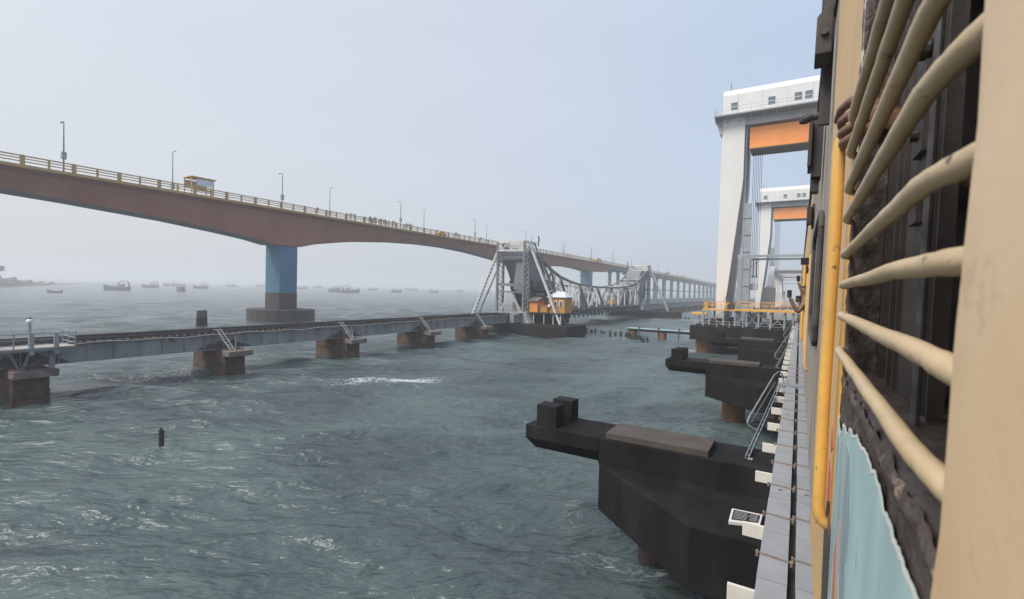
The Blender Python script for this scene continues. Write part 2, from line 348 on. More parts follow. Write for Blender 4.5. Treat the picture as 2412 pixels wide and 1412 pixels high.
    L(col, b.inputs['Base Color']); L(rng(foam, 0, 1, .19, .75), b.inputs['Roughness'])
    hsum = math_('ADD', math_('MULTIPLY', noise(1.5, 3, (1, 2.6, 1), .8, .3), .62), math_('MULTIPLY', noise(5.0, 2, (1, 2.6, 1), .8, .2), .09))
    hsum = math_('ADD', hsum, math_('MULTIPLY', noise(.45, 3, (1, 2.2, 1), .8, .3), 2.4))
    bp = n.nodes.new('ShaderNodeBump'); bp.inputs['Strength'].default_value = .85; bp.inputs['Distance'].default_value = .30
    L(hsum, bp.inputs['Height']); L(bp.outputs[0], b.inputs['Normal'])
    me.materials.append(mt)
    tag(o, 'choppy grey green sea with flecks of foam', None, None, 'structure')
build_sea()

# ------------------------------------------------------------------ high road bridge
def deck_z(y): return 26.0-max(0, y-265)*.0066
SOFF = [(-95, 17.9), (-80, 19.8), (-60, 21.5), (-40, 22.5), (-20, 23.0), (0, 22.9), (15, 22.7), (30, 21.9), (45, 20.8), (56, 19.6), (62, 18.8), (66, 18.0), (73, 18.0), (77, 19.0), (84, 20.1), (93, 21.3), (106, 22.4), (118, 22.95), (131, 23.0), (145, 22.4), (156, 21.5), (170, 20.2), (180, 19.1), (187, 18.2), (197, 18.2), (204, 19.8), (215, 21.2), (232, 21.7), (245, 21.3), (255, 20.7), (258, 20.4), (267, 20.4), (276, 20.9), (286, 21.1)]
hb = empty('road_bridge', (-107, 70, 0), 'high concrete road bridge with maroon box girder and ochre railing', 'bridge')
ys = sorted(set([y for y, _ in SOFF]+list(range(-95, 287, 4)))); 
g = MB(); rings = []; 
for y in ys:
    z = interp(y, SOFF); d = deck_z(y)
    rings.append([(-101.05, y, d-.45), (-102.9, y, d-.95), (-104.2, y, z), (-109.8, y, z), (-111.1, y, d-.95), (-112.95, y, d-.45)])
g.loft(rings)
ws = g.f
g.m = [0]*len(g.f)
for i, f in enumerate(g.f[:-2]):
    k = i % 6
    g.m[i] = 1 if k in (2, 3) else 0
g.build('box_girder', [M_concrete, M_soffit], hb)
g = MB()
for y0 in np.arange(286, 1180, 30):
    y1 = y0+29.8; a, b_ = deck_z(y0), deck_z(y1)
    for x in (-103, -105.7, -108.3, -111):
        g.loft([[(x-.35, y, zt-.5) , (x+.35, y, zt-.5), (x+.35, y, zt-2.2), (x-.35, y, zt-2.2)] for y, zt in ((y0, a), (y1, b_))])
g.build('approach_girders', M_soffit, hb)
g = MB()
rings = []
for y in [-95]+list(range(0, 1190, 30)):
    d = deck_z(y); rings.append([(-100.95, y, d-.45), (-100.95, y, d+.02), (-113.05, y, d+.02), (-113.05, y, d-.45)])
g.loft(rings); g.build('deck_edge', M_yellowrail, hb)
g = MB(); rings = []
for y in [-94]+list(range(0, 1188, 30)):
    d = deck_z(y); rings.append([(-101.6, y, d+.03), (-101.6, y, d+.12), (-112.4, y, d+.12), (-112.4, y, d+.03)])
g.loft(rings); g.build('carriageway', M_asphalt, hb)
for x, nm in ((-101.1, 'near'), (-112.9, 'far')):
    g = MB()
    for k, (h0, h1) in enumerate(((.42, .56), (.86, 1.0), (1.24, 1.42))):
        rings = []
        for y in [-94]+list(range(0, 1188, 30)):
            d = deck_z(y); rings.append([(x-.09, y, d+h0), (x+.09, y, d+h0), (x+.09, y, d+h1), (x-.09, y, d+h1)])
        g.loft(rings)
    g.build('railing', M_yellowrail, hb)
    g = MB(); k = 0; pw = None
    for y in np.arange(-93.4, 1000, 3.0 if x > -105 else 6.0):
        d = deck_z(y); wide = k % 2; k += 1
        if x > -105 and 10 < y < 300:
            key = 'wide' if wide else 'thin'
            if pw is None: pw = {}
            if key not in pw:
                q_ = MB(); hw = (.14, .27) if wide else (.12, .13)
                q_.box((x-hw[0], y-hw[1], d), (x+hw[0], y+hw[1], d+(1.46 if wide else 1.4))); pw[key] = (q_.build('railing_post', M_yellowrail, hb), y, d)
            else:
                p0, y0_, d0_ = pw[key]; c = p0.copy(); COL.objects.link(c); c.location = (0, y-y0_, d-d0_)
            continue
        if y > 350 and k % 2: continue
        g.box((x-.14, y-.42, d), (x+.14, y+.42, d+1.46)) if wide else g.box((x-.12, y-.13, d), (x+.12, y+.13, d+1.4))
    g.build('railing_posts', M_yellowrail, hb)['kind'] = 'stuff'
def main_pier(y, m_shaft, lab=None):
    hw = 2.3
    zt = interp(y, SOFF)
    g = MB(); g.box((-110.3, y-hw, 6.7), (-104.6, y+hw, zt+.3)); p = g.build('pier', m_shaft, hb, bevel=.12)
    g = MB(); g.box((-110.32, y-hw-.02, 2.6), (-104.58, y+hw+.02, 6.72)); g.build('pier_foot', M_tide, p, bevel=.1)
    poly = [(-107.4+8.6*math.cos(2*math.pi*(k+.5)/20)*(1 if abs(math.cos(2*math.pi*(k+.5)/20)) < 2 else 1), y+7.0*math.sin(2*math.pi*(k+.5)/20)) for k in range(20)]
    g = MB(); g.prism(poly, 'z', -2, 2.85); g.build('pile_cap', M_tide, p, bevel=.15)
main_pier(70, M_bluepier)
main_pier(195, M_bluepier); main_pier(262.5, M_bluepier)
g = MB(); g.box((-111.5, 260, 17.6), (-103.4, 260.2, 17.9)); g.box((-110.35, 260.1, 19.0), (-104.55, 264.9, 20.35)); g.build('bearing_shelf', M_greenpier, hb)
main_pier(-32, M_bluepier)
for k in range(30):
    y = 313.6+30*k-(0 if k else 4); d = deck_z(y)
    g = MB()
    for x in (-104.2, -110.0):
        g.prism([(x-.95, y-.5), (x-.5, y-.95), (x+.5, y-.95), (x+.95, y-.5), (x+.95, y+.5), (x+.5, y+.95), (x-.5, y+.95), (x-.95, y+.5)], 'z', 3.0, d-3.2)
    g.box((-109.3, y-.5, 10.7), (-104.9, y+.5, 11.6))
    g.prism([(-113, d-2.3), (-101.2, d-2.3), (-101.2, d-2.9), (-103.2, d-4.0), (-105.2, d-4.3), (-106.2, d-3.4), (-108.0, d-3.4), (-109.0, d-4.3), (-111.0, d-4.0), (-113, d-2.9)], 'y', y-1.1, y+1.1)
    g.box((-113.2, y-5.2, -1), (-101.0, y+5.2, 3.4))
    g.build('pier', M_greycon, hb)

# ------------------------------------------------------------------ street lamps on the road bridge
def street_lamp(loc, h, side):
    o = empty('street_lamp', loc, 'x', 'street lamp', 'street lamps along the road bridge')
    x, y, z = loc
    g = MB(); g.tube([(x, y, z), (x, y, z+h*.5), (x, y, z+h)], [.11, .09, .06], 8); g.tube([(x, y, z+h), (x-.25*side, y, z+h+.12), (x-.8*side, y, z+h+.1)], .045, 6); g.build('pole', M_darkmetal, o)
    g = MB(); g.bar((x-.7*side, y, z+h+.1), (x-1.35*side, y, z+h+.06), .22, .1); g.build('lamp_head', M_darkmetal, o)
    g = MB(); g.box((x-.28, y-.3, z+2.0), (x+.28, y+.3, z+3.1)); g.build('junction_box', M_midgrey, o)
    return o
l0 = street_lamp((-101.7, 28.5, 26.1), 7.9, 1)
l0['label'] = 'tall grey lamp post with box, leftmost on the near railing'
for k in range(1, 14):
    y = 28.5+37.7*k
    c = copy_tree(l0); c.location = (-101.7, y, deck_z(y)+.1)
    c['label'] = ['', 'lamp post with box above the blue pier', 'lamp post between two crowds of people on the road bridge'][k] if k < 3 else 'near side lamp post, %s from the left on the road bridge' % ORD[k]
l1 = street_lamp((-112.3, 48.6, 26.1), 9.6, -1)
l1['label'] = 'lamp post on the far railing just left of the yellow kiosk'
for k in range(1, 10):
    y = 48.6+38.7*k
    c = copy_tree(l1); c.location = (-112.3, y, deck_z(y)+.1)
    c['label'] = 'far side lamp post, %s from the left on the road bridge' % ORD[k]
# ------------------------------------------------------------------ vehicles on the road bridge
def truck(y, L_, h, lab, mbody, mload, dirn=1):
    o = empty('truck', (-104, y, 26.15), lab, 'truck')
    x0, x1 = -105.4, -102.9; z = deck_z(y)+.15
    g = MB(); g.box((x0, y, z+.7), (x1, y+L_*.72, z+1.75)); 
    for k in range(7): g.box((x1, y+.05+k*L_*.115, z+.7), (x1+.07, y+.15+k*L_*.115, z+1.8))
    g.build('cargo_bed', mbody, o)
    g = MB(); g.prism([(x0, z+1.77), (x1, z+1.77), (x1-.05, z+h-.5), (x1-.3, z+h-.05), (x0+.3, z+h-.05), (x0+.05, z+h-.5)], 'y', y+.1, y+L_*.72); g.build('load_cover', mload, o)
    g = MB(); g.prism([(y+L_*.75, z+.6), (y+L_, z+.6), (y+L_, z+1.5), (y+L_-.25, z+h-.6), (y+L_*.75, z+h-.5)], 'x', x0+.1, x1-.1); c = g.build('cab', mbody, o, bevel=.06)
    g = MB(); g.box((x1-.11, y+L_*.8, z+1.5), (x1-.07, y+L_-.35, z+h-.8)); g.build('side_window', M_glassdark, c)
    for yy in (y+L_*.15, y+L_*.3, y+L_*.87):
        for xx in (x0+.1, x1-.35):
            g = MB(); g.tube([(xx, yy, z+.5), (xx+.28, yy, z+.5)], .5, 14); g.build('wheel', M_darkmetal, o)
    return o
# yellow roofed kiosk (inspection booth) standing on the near footway
kx0, kx1, ky0, ky1, kz = -104.3, -101.5, 47.2, 51.2, 26.1
k_ = empty('kiosk', (-103, 49.2, kz), 'ochre lookout kiosk with pale side panel rising over the bridge railing', 'kiosk')
for x in (kx0, kx1):
    for y in (ky0, ky1): g = MB(); g.box((x-.08, y-.08, kz), (x+.08, y+.08, kz+3.2)); g.build('post', M_yellow, k_)
g = MB(); g.box((kx0-.25, ky0-.2, kz+3.2), (kx1+.25, ky1+.5, kz+3.35)); g.build('roof', M_yellow, k_)
g = MB(); g.box((kx1+.02, ky0+.9, kz+1.75), (kx1+.1, ky1-.1, kz+3.0)); g.build('side_panel', M_roofwhite, k_)
g = MB(); g.box((kx0, ky0+.1, kz+1.5), (kx0+.08, ky1-.1, kz+2.9)); g.build('back_panel', M_oldlight, k_)
g = MB()
for i in range(5): g.box((kx1+.08, ky0+.6, kz+.35+i*.28), (kx1+.14, ky1-.1, kz+.5+i*.28))
g.build('slat_front', M_yellow, k_)
truck(267, 7.5, 2.9, 'small ochre truck with white cover left of the far bascule tower', M_yellow, M_roofwhite)
truck(436, 11, 3.3, 'pale covered truck on the road bridge right of the far bascule tower', M_boatdeck, M_roofwhite)
truck(508, 8, 3.0, 'brown truck on the distant descending part of the road bridge', M_casing, M_oldlight)
def car(y, lab, mt):
    o = empty('parked_car', (-104, y, 26.15), lab, 'car'); z = deck_z(y)+.15; x0, x1 = -104.6, -102.7
    g = MB(); g.prism([(y, z+.35), (y+4.2, z+.35), (y+4.25, z+.85), (y+3.3, z+1.0), (y+2.8, z+1.6), (y+1.0, z+1.62), (y+.3, z+1.05), (y, z+.95)], 'x', x0, x1); b = g.build('body', mt, o, bevel=.08)
    g = MB(); g.prism([(y+.55, z+1.05), (y+3.0, z+1.05), (y+2.65, z+1.5), (y+1.1, z+1.52)], 'x', x1-.01, x1+.02); g.build('side_window', M_glassdark, b)
    for yy in (y+.8, y+3.4):
        for xx in (x0-.02, x1-.2):
            g = MB(); g.tube([(xx, yy, z+.35), (xx+.22, yy, z+.35)], .34, 12); g.build('wheel', M_darkmetal, o)
car(122.6, 'ochre car parked by the railing right of the crowds', M_yellow)

# ------------------------------------------------------------------ people
def skin_body(nodes, edges, subdiv=1, name='p'):
    """nodes: list of (co, radius); first is the root"""
    me = bpy.data.meshes.new(name); me.from_pydata([n_[0] for n_ in nodes], edges, [])
    o = bpy.data.objects.new(name, me); COL.objects.link(o)
    sk = o.modifiers.new('skin', 'SKIN'); sk.use_smooth_shade = True
    sv = me.skin_vertices[0].data
    for i, n_ in enumerate(nodes):
        r_ = n_[1]; sv[i].radius = (r_, r_) if not isinstance(r_, tuple) else r_; sv[i].use_root = (i == 0)
    if subdiv: ss = o.modifiers.new('sub', 'SUBSURF'); ss.levels = subdiv; ss.render_levels = subdiv
    dg = bpy.context.evaluated_depsgraph_get(); dg.update()
    nm = bpy.data.meshes.new_from_object(o.evaluated_get(dg)); bpy.data.objects.remove(o)
    return nm
def person_mesh(pose, cloth, trousers):
    s_ = 1.12
    if pose == 0:    # leaning on the railing, arms forward (+x)
        la = [((.0, .22, 1.36), .065), ((.16, .27, 1.12), .05), ((.40, .24, 1.08), .035), ((.5, .22, 1.1), .035)]
        ra = [((.0, -.22, 1.36), .065), ((.16, -.27, 1.12), .05), ((.40, -.24, 1.08), .035), ((.5, -.22, 1.1), .035)]
        lean = .1
    elif pose == 1:  # arm raised with a phone
        la = [((.0, .22, 1.40), .065), ((.20, .28, 1.42), .05), ((.32, .2, 1.62), .035), ((.34, .18, 1.72), .035)]
        ra = [((.0, -.22, 1.38), .065), ((.03, -.29, 1.10), .05), ((.10, -.27, .88), .035), ((.12, -.26, .78), .035)]
        lean = .03
    else:
        la = [((.0, .22, 1.38), .065), ((-.02, .29, 1.10), .05), ((.06, .28, .86), .035), ((.08, .27, .77), .035)]
        ra = [((.0, -.22, 1.38), .065), ((.02, -.29, 1.10), .05), ((.10, -.28, .86), .035), ((.11, -.27, .77), .035)]
        lean = 0
    nodes = [((0, 0, .95), (.15, .12)), ((lean*.4, 0, 1.15), (.14, .11)), ((lean, 0, 1.38), (.17, .11)), ((lean, 0, 1.50), .06), ((lean+.02, 0, 1.58), (.085, .09)), ((lean+.02, 0, 1.68), (.085, .095)), ((lean+.01, 0, 1.75), .06)]
    edges = [(0, 1), (1, 2), (2, 3), (3, 4), (4, 5), (5, 6)]
    for arm in (la, ra):
        i0 = len(nodes); nodes += [((p[0]+lean, p[1], p[2]), r_) for p, r_ in arm]; edges += [(2, i0)]+[(i0+i, i0+i+1) for i in range(3)]
    for sgn in (1, -1):
        i0 = len(nodes); nodes += [((0, .1*sgn, .85), .095), ((.03, .11*sgn, .47), .06), ((-.01, .12*sgn, .09), .042), ((.12, .13*sgn, .04), .04)]; edges += [(0, i0), (i0, i0+1), (i0+1, i0+2), (i0+2, i0+3)]
    me = skin_body([((n_[0][0]*s_, n_[0][1]*s_, n_[0][2]*s_), n_[1]) for n_ in nodes], edges, 1, 'person')
    for mm in (cloth, trousers, M_skin, M_hair): me.materials.append(mm)
    mi = []
    for p in me.polygons:
        c = p.center/s_; hd = abs(c.y) < .13
        k = 0
        if c.z > 1.5: k = 3 if (c.z > 1.68 or (c.x < lean-.02 and c.z > 1.56)) else 2
        elif c.z < .9 and abs(c.y) < .24: k = 1
        elif c.x > lean+.33 or (abs(c.y) > .24 and c.z < .95): k = 2
        if c.z < .07: k = 3
        if pose == 1 and c.z > 1.5 and abs(c.y) > .13: k = 2
        mi.append(k)
    me.polygons.foreach_set('material_index', mi)
    return me
PM = [person_mesh(i % 3, M_cloth[i % 5], M_cloth[(i*2) % 4] if i % 2 else M_cloth[0]) for i in range(5)]
hw_people = [75.5, 84.6, 85.6, 86.8, 90.7, 91.9, 92.4, 92.9, 93.5, 94.1, 94.7, 95.3, 96.0, 96.6, 97.2, 97.7, 98.6, 99.2, 100.4, 101.1, 101.7, 105.9, 106.9, 107.6, 108.3, 109.0, 130.1, 131.0, 145.9, 222.1, 224.7, 225.8, 252.5, 280.0]
for i, y in enumerate(hw_people):
    o = bpy.data.objects.new('person', PM[(i*3+i//4) % 5]); COL.objects.link(o)
    x = -101.65-(.35 if i % 3 == 1 else 0)
    o.location = (x, y, deck_z(y)+.1); o.rotation_euler = (0, 0, random.uniform(-.5, .5)+(3.1 if i % 7 == 6 else 0)); s_ = random.uniform(.95, 1.06); o.scale = (s_, s_, s_)
    if i < 5: lab = ['lone person low behind the railing just right of the blue pier', 'leftmost of three people apart from the crowd on the road bridge', 'middle of three people apart from the crowd on the road bridge', 'rightmost of three people apart from the crowd on the road bridge', 'person standing just left of the densest crowd on the bridge'][i]
    elif i < 21: lab = 'person in the dense crowd on the road bridge, %s from its left end' % ORD[i-5]
    elif i < 26: lab = 'person in the smaller crowd right of the lamp post, %s from left' % ORD[i-21]
    else: lab = 'person at the distant railing of the road bridge, %s from left' % ORD[i-26]
    tag(o, lab, 'person', 'people watching from the road bridge')

# ------------------------------------------------------------------ old low railway viaduct
def viaduct(name, lab, y_first, n, pitch, detail=True, y0=None, y1=None):
    o = empty(name, (-49.5, y_first, 0), lab, 'rail viaduct')
    ya = y0 if y0 is not None else y_first-pitch/2; yb = y1 if y1 is not None else y_first+pitch*(n-.5)
    cen = [y_first+i*pitch for i in range(n)]
    eds = [ya]+cen+[yb]
    for i in range(len(eds)-1):
        a, b_ = eds[i]+.12, eds[i+1]-.12
        if b_-a < 1: continue
        for x in (-48.55, -50.9):
            if x < -50 and not detail: continue
            g = MB(); g.box((x-.03, a, 2.5), (x+.03, b_, 3.82)); g.box((x-.2, a, 2.42), (x+.2, b_, 2.498)); g.box((x-.2, a, 3.83), (x+.2, b_, 3.9))
            if detail:
                nst = int((b_-a)/1.75)
                for k in range(nst+1):
                    yy = a+.05+(b_-a-.1)*k/max(1, nst); g.box((x+.03, yy-.04, 2.5), (x+.15, yy+.04, 3.825))
            g.build('girder', M_oldgird, o)
    g = MB(); k = 0
    st = .62 if detail else 1.4
    for yy in np.arange(ya, yb, st): g.box((-51.4, yy, 3.95), (-48.1, yy+st*.42, 4.14))
    g.build('sleepers', M_sleeper, o)
    g = MB(); g.box((-51.0, ya, 3.905), (-48.4, yb, 3.945)); g.build('deck_plate', M_darkmetal, o)
    for x in (-48.15, -51.35):
        g = MB(); g.box((x-.1, ya, 4.16), (x+.1, yb, 4.30)); g.build('guard_timber', M_wetwood, o)
    for x in (-48.9, -50.6):
        g = MB(); g.box((x-.07, ya, 4.145), (x+.07, yb, 4.18)); g.box((x-.02, ya, 4.18), (x+.02, yb, 4.27)); g.box((x-.045, ya, 4.27), (x+.045, yb, 4.33)); g.build('rail', M_rail, o)
    g = MB(); g.box((-49.5, ya, 4.15), (-50.3, yb, 4.19)); g.build('walkway_plate', M_rubber, o)
    # service pipe sagging along the girder top
    pts = []
    for j, yy in enumerate(np.arange(ya, yb, 1.1 if detail else 6)): pts.append((-47.98, yy, 3.93+.05*math.sin(j*1.7)+.04*math.sin(j*.63)))
    g = MB(); g.tube(pts, .035 if detail else .05, 5); g.build('pipe', M_oldlight, o)
    for i, yc in enumerate(cen):
        rnd = random.Random(i)
        g = MB()
        courses = 5
        for c in range(courses):
            z0 = -1.2+c*.74; z1 = z0+.735; gr = .07-.012*c+rnd.uniform(-.02, .02)
            g.box((-52.6-gr, yc-.95-gr, z0), (-46.75+gr, yc+.95+gr, z1))
        p = g.build('pier', M_stone, o, bevel=.06 if detail else 0)
        if detail:
            pl = []; n_ = 26
            for k in range(n_+1):
                t = k/n_; pl.append((yc-2.6+5.2*t, 2.52+max(.02, (1.0-abs(2*t-1)**1.4)*(.55+.5*rnd.random()))))
            g = MB(); g.prism([(yc+2.6, 2.505), (yc-2.6, 2.505)]+pl, 'x', -48.515, -48.508); g.build('rust_stain', M_rubber, p)
            g = MB(); g.box((-46.95, yc-1.15, 1.92), (-45.75, yc+1.25, 2.44)); g.build('corbel', M_stonecap, p, bevel=.06)
            g = MB()
            for x in (-48.55, -50.9): g.box((x-.3, yc-.7, 2.3), (x+.3, yc+.7, 2.42))
            g.build('bearing', M_rubber, p)
            if i > 0:
                g = MB()
                for dy in (-.75, -.35): g.tube([(-48.0, yc+dy-.6, 4.38), (-47.75, yc+dy-.5, 4.46), (-46.4, yc+dy+.15, 2.44)], .03, 6)
                for t in np.linspace(.12, .95, 8):
                    a = Vector((-47.75, yc-1.25, 4.46)).lerp(Vector((-46.4, yc-.6, 2.44)), t); g.tube([a, a+Vector((0, .4, 0))], .02, 5)
                g.build('ladder', M_oldlight, p)
                g = MB(); g.bar((-46.9, yc-.1, 2.5), (-48.3, yc-1.0, 3.8), .09, .09); g.bar((-46.9, yc+.1, 2.5), (-48.3, yc+.9, 3.8), .09, .09); g.build('strut', M_oldsteel, p)
    return o
via = viaduct('rail_viaduct', 'low old railway viaduct with grey plate girders on brown stone piers', 11.4, 5, 14.35, True, -30, 79)
viaduct('rail_viaduct', 'distant stretch of old railway viaduct beyond the far bascule tower', 187, 40, 14.3, False, 180, 760)
# refuge platform above the nearest pier
o = empty('refuge_platform', (-46.6, 11.4, 4), 'pale plank refuge platform with grey railing above the nearest stone pier', 'platform')
g = MB()
for i in range(14): g.box((-48.0+.01, 9.4+i*.29, 4.02), (-45.4, 9.4+i*.29+.275, 4.08))
g.build('plank_floor', M_planks, o)
g = MB()
for x, y in ((-45.45, 9.5), (-45.45, 10.2), (-45.45, 12.35), (-45.45, 13.4), (-47.9, 13.4), (-46.7, 13.4), (-46.7, 9.45), (-47.9, 9.45)):
    g.box((x-.035, y-.035, 4.08), (x+.035, y+.035, 5.05))
g.box((-45.56, 10.95, 3.6), (-45.34, 11.2, 5.1)); g.box((-45.56, 12.25, 3.6), (-45.34, 12.5, 5.1))
for z in (5.08, 4.68, 4.32):
    g.bar((-45.42, 9.4, z), (-45.42, 13.5, z), .05, .06); g.bar((-45.45, 13.42, z), (-48, 13.42, z), .05, .06); g.bar((-45.45, 9.42, z), (-48, 9.42, z), .05, .06)
g.build('railing', M_midgrey, o)
g = MB(); g.bar((-45.8, 10.6, 2.5), (-46.0, 10.0, 4.0), .12, .12); g.bar((-45.8, 10.7, 2.5), (-46.0, 11.2, 4.0), .12, .12); g.bar((-45.7, 12.2, 2.5), (-45.7, 12.2, 4.0), .22, .3)
g.bar((-46.4, 11.2, 2.7), (-46.2, 12.4, 3.6), .1, .1); g.bar((-45.4, 9.4, 3.93), (-45.4, 13.4, 3.93), .15, .16); g.build('bracket', M_oldsteel, o)
o = empty('signal_post', (-46.3, 11.2, 4.08), 'short signal post with round white head on the refuge platform', 'signal')
g = MB(); g.tube([(-46.3, 11.2, 4.08), (-46.3, 11.2, 5.75)], .09, 10); g.build('post', M_midgrey, o)
g = MB(); g.tube([(-46.3, 11.2, 5.72), (-46.3, 11.2, 5.78), (-46.3, 11.2, 5.9), (-46.3, 11.2, 6.02), (-46.3, 11.2, 6.07)], [.1, .18, .21, .16, .05], 12); g.build('lamp_globe', M_white, o, smooth=True)
g = MB(); g.bar((-46.4, 11.05, 6.1), (-46.2, 11.35, 6.13), .08, .04); g.tube([(-46.3, 11.2, 6.05), (-46.3, 11.2, 6.2)], .045, 8); g.build('lamp_cap', M_darkmetal, o)

# ------------------------------------------------------------------ rolling bascule span: towers, leaves, piers
CY = 129.0
bt = empty('bascule_tower', (-50.2, 84, 2.3), 'near grey steel bascule tower with splayed legs and slate counterweight', 'bridge tower')
XA, XB = -53.4, -47.15
g = MB()
for x in (XA, XB):
    for y in (82.6, 84.8):
        g.box((x-.2, y-.2, 2.3), (x+.2, y+.2, 18.7))
g.build('post', M_oldsteel, bt)
for x, dx in ((XA, .34), (XB, -.34)):
    g = MB()
    for i in range(15): 
        z = 3.0+i*1.0; g.bar((x, 82.8, z), (x, 84.6, z+.5), .13, .13); g.bar((x, 84.6, z+.5), (x, 82.8, z+1.0), .13, .13)
    g.build('lattice', M_oldlight, bt)
for x, xf_, zf in ((XA-.1, -60.6, 2.4), (XB+.1, -39.3, 2.35)):
    g = MB(); p, q = Vector((x, 84.2, 18.75)), Vector((xf_, 83.6, zf))
    d = (q-p).normalized(); sd_ = Vector((0, 1, 0))
    nseg = 22
    for off in (-.28, .28): g.bar(p+sd_*off, q+sd_*off, .34, .14, up=(0, 1, 0))
    for i in range(nseg):
        a = p.lerp(q, (i+.15)/nseg); b_ = p.lerp(q, (i+.65)/nseg); g.bar(a, b_, .3, .52, up=(0, 1, 0))
    g.build('raking_leg', M_oldlight, bt)
    g = MB(); g.bar(p+Vector((0, 2.4, -.3)), q+Vector((0, 2.2, 0)), .26, .26); g.build('rear_leg', M_oldsteel, bt)
g = MB()
for y in (82.6, 86.8):
    g.box((XA-.3, y-.15, 18.35), (XB+.3, y+.15, 18.8)); g.box((XA-.3, y-.15, 16.7), (XB+.3, y+.15, 17.0))
    n_ = 6
    for i in range(n_):
        a = XA+(XB-XA)*i/n_; b_ = XA+(XB-XA)*(i+1)/n_
        g.bar((a, y, 17.0), (b_, y, 18.35), .1, .16) if i % 2 else g.bar((a, y, 18.35), (b_, y, 17.0), .1, .16)
    for x in (XA+.35, XA+.9, XB-.35, XB-.9): g.box((x-.08, y-.1, 16.8), (x+.08, y+.1, 18.5))
for x in (XA, XB): g.box((x-.2, 82.6, 18.3), (x+.2, 86.8, 18.78)); g.box((x-.2, 82.6, 16.7), (x+.2, 86.8, 17.0))
g.build('top_portal', M_oldlight, bt)
for y in (82.7, 86.5):
    for za, zb in ((9.6, 10.2), (8.3, 8.6)):
        g = MB(); g.box((XA+.2, y-.12, za), (XB-.2, y+.12, zb)); g.build('cross_strut', M_oldsteel, bt)
for s_ in (1, -1):
    g = MB(); xx = XA if s_ > 0 else XB
    g.lattice((xx+.3*s_, 82.8, 3.4), (xx+2.7*s_, 82.8, 8.3), .35, (1, 0, .4), .1, 12); g.build('knee_brace', M_oldlight, bt)
# counterweight, shaped in side view (Y, Z)
g = MB(); g.prism([(83.3, 16.65), (83.5, 15.0), (85.66, 12.7), (86.9, 10.8), (91.5, 10.8), (93.5, 13.5), (92.8, 16.0), (90.0, 16.65)], 'x', XA+.55, XB-.7)
cw = g.build('counterweight', M_oldweight, bt, bevel=.1)
g = MB(); g.prism([(86.85, 10.78), (87.5, 9.1), (88.2, 7.9), (92.5, 7.9), (92.0, 10.78)], 'x', XA+.7, XB-.8); g.build('weight_plate', mat('light slate steel', (0.26, .275, .29), (.21, .225, .245), scale=.6, rough=.5), cw, bevel=.06)
g = MB(); g.prism([(XA+3.0, 9.0), (XB-.75, 8.3), (XB-.75, 14.2), (XA+3.9, 16.4)], 'y', 84.0, 84.3); g.build('side_plate', M_oldweight, cw)
g = MB()
for z in (16.0, 15.5): g.box((XA+.7, 83.2, z), (XB-.9, 83.26, z+.05))
g.build('plate_seam', M_oldlight, cw)
# rolling segments
for x in (XA+.75, XB-.75):
    g = MB(); arc = [(86.9, 10.8), (87.5, 9.15), (88.1, 8.2), (88.6, 7.5), (89.3, 6.85), (90.1, 6.25), (91.2, 5.6), (92.4, 5.15), (94.4, 4.6), (96.5, 4.4)]
    inner = [(98.0, 5.5), (95.5, 9.0), (92.5, 12.5)]
    g.prism([(85.8, 12.5)]+arc+inner, 'x', x-.12, x+.12)
    sg_ = g.build('rolling_segment', M_oldweight, bt)
    g = MB(); rings = [[(x-.45, a[0]-.1, a[1]-.1), (x+.45, a[0]-.1, a[1]-.1), (x+.45, a[0]+.12, a[1]+.05), (x-.45, a[0]+.12, a[1]+.05)] for a in arc]; g.loft(rings); g.build('tread', M_darkmetal, sg_)
g = MB()
g.box((XA, 88.5, 8.9), (XB+.8, 94.5, 9.25)); g.box((XB+.3, 87.2, 7.8), (XB+1.0, 95.0, 8.3)); g.box((XB-.1, 89.5, 9.25), (XB+1.1, 91.5, 10.3)); g.box((XB+.2, 92.6, 9.25), (XB+1.2, 94.0, 10.9))
for y in (88.6, 90.6, 92.6, 94.6): g.bar((XB+.9, y, 8.3), (XB+.9, y, 10.9), .08, .08); g.bar((XB+.9, y, 8.3), (XB+.3, y+1.2, 11.4), .12, .12)
g.bar((XB+.9, 88.6, 10.9), (XB+.9, 94.6, 10.9), .06, .06); g.bar((XB+.9, 88.6, 9.8), (XB+.9, 94.6, 9.8), .06, .06)
g.build('machinery_deck', M_oldsteel, bt)
for yy, zz, rr_ in ((91, 8.6, .75), (93.4, 8.2, .5), (89.6, 10.7, .45)):
    g = MB(); g.tube([(XB+.4, yy, zz), (XB+1.3, yy, zz)], rr_, 16); g.build('gear', M_darkmetal, bt)
g = MB()
g.box((XA-.4, 80.5, 4.1), (XB+.4, 88, 4.4)); g.box((XB-.6, 78.5, 2.5), (XB+.3, 88.0, 4.1)); g.box((XA-.3, 78.5, 2.5), (XA+.3, 88.0, 4.1)); g.build('track_girder', M_oldgird, bt)
g = MB(); g.box((XB+.4, 85.2, 2.35), (-40.6, 90.5, 4.3)); g.build('foundation_wall', M_tar, bt)
g = MB(); g.prism([(-47.0, 2.3), (-45.6, 2.3), (-46.0, 3.0), (-46.7, 4.4), (-47.6, 4.5), (-48.2, 3.4)], 'y', 82.0, 85.1); g.build('shoe_casting', M_oldlight, bt, bevel=.1)
g = MB(); pts = [Vector((-50.4, 81.8, 18.78)), Vector((-50.4, 81.8, 20.6))]
g.tube([(XB+.8, 86.8, 18.0), (XB+1.0, 86.8, 19.4), (XB+.85, 86.8, 20.0)], .14, 6); g.build('vent_pipe', M_darkmetal, bt)
bt2 = copy_tree(bt); bt2.location = (-50.2, 2*CY-84, 2.3); bt2.rotation_euler = (0, 0, math.pi)
bt2['label'] = 'far grey steel bascule tower, paler in haze, right of the truss'

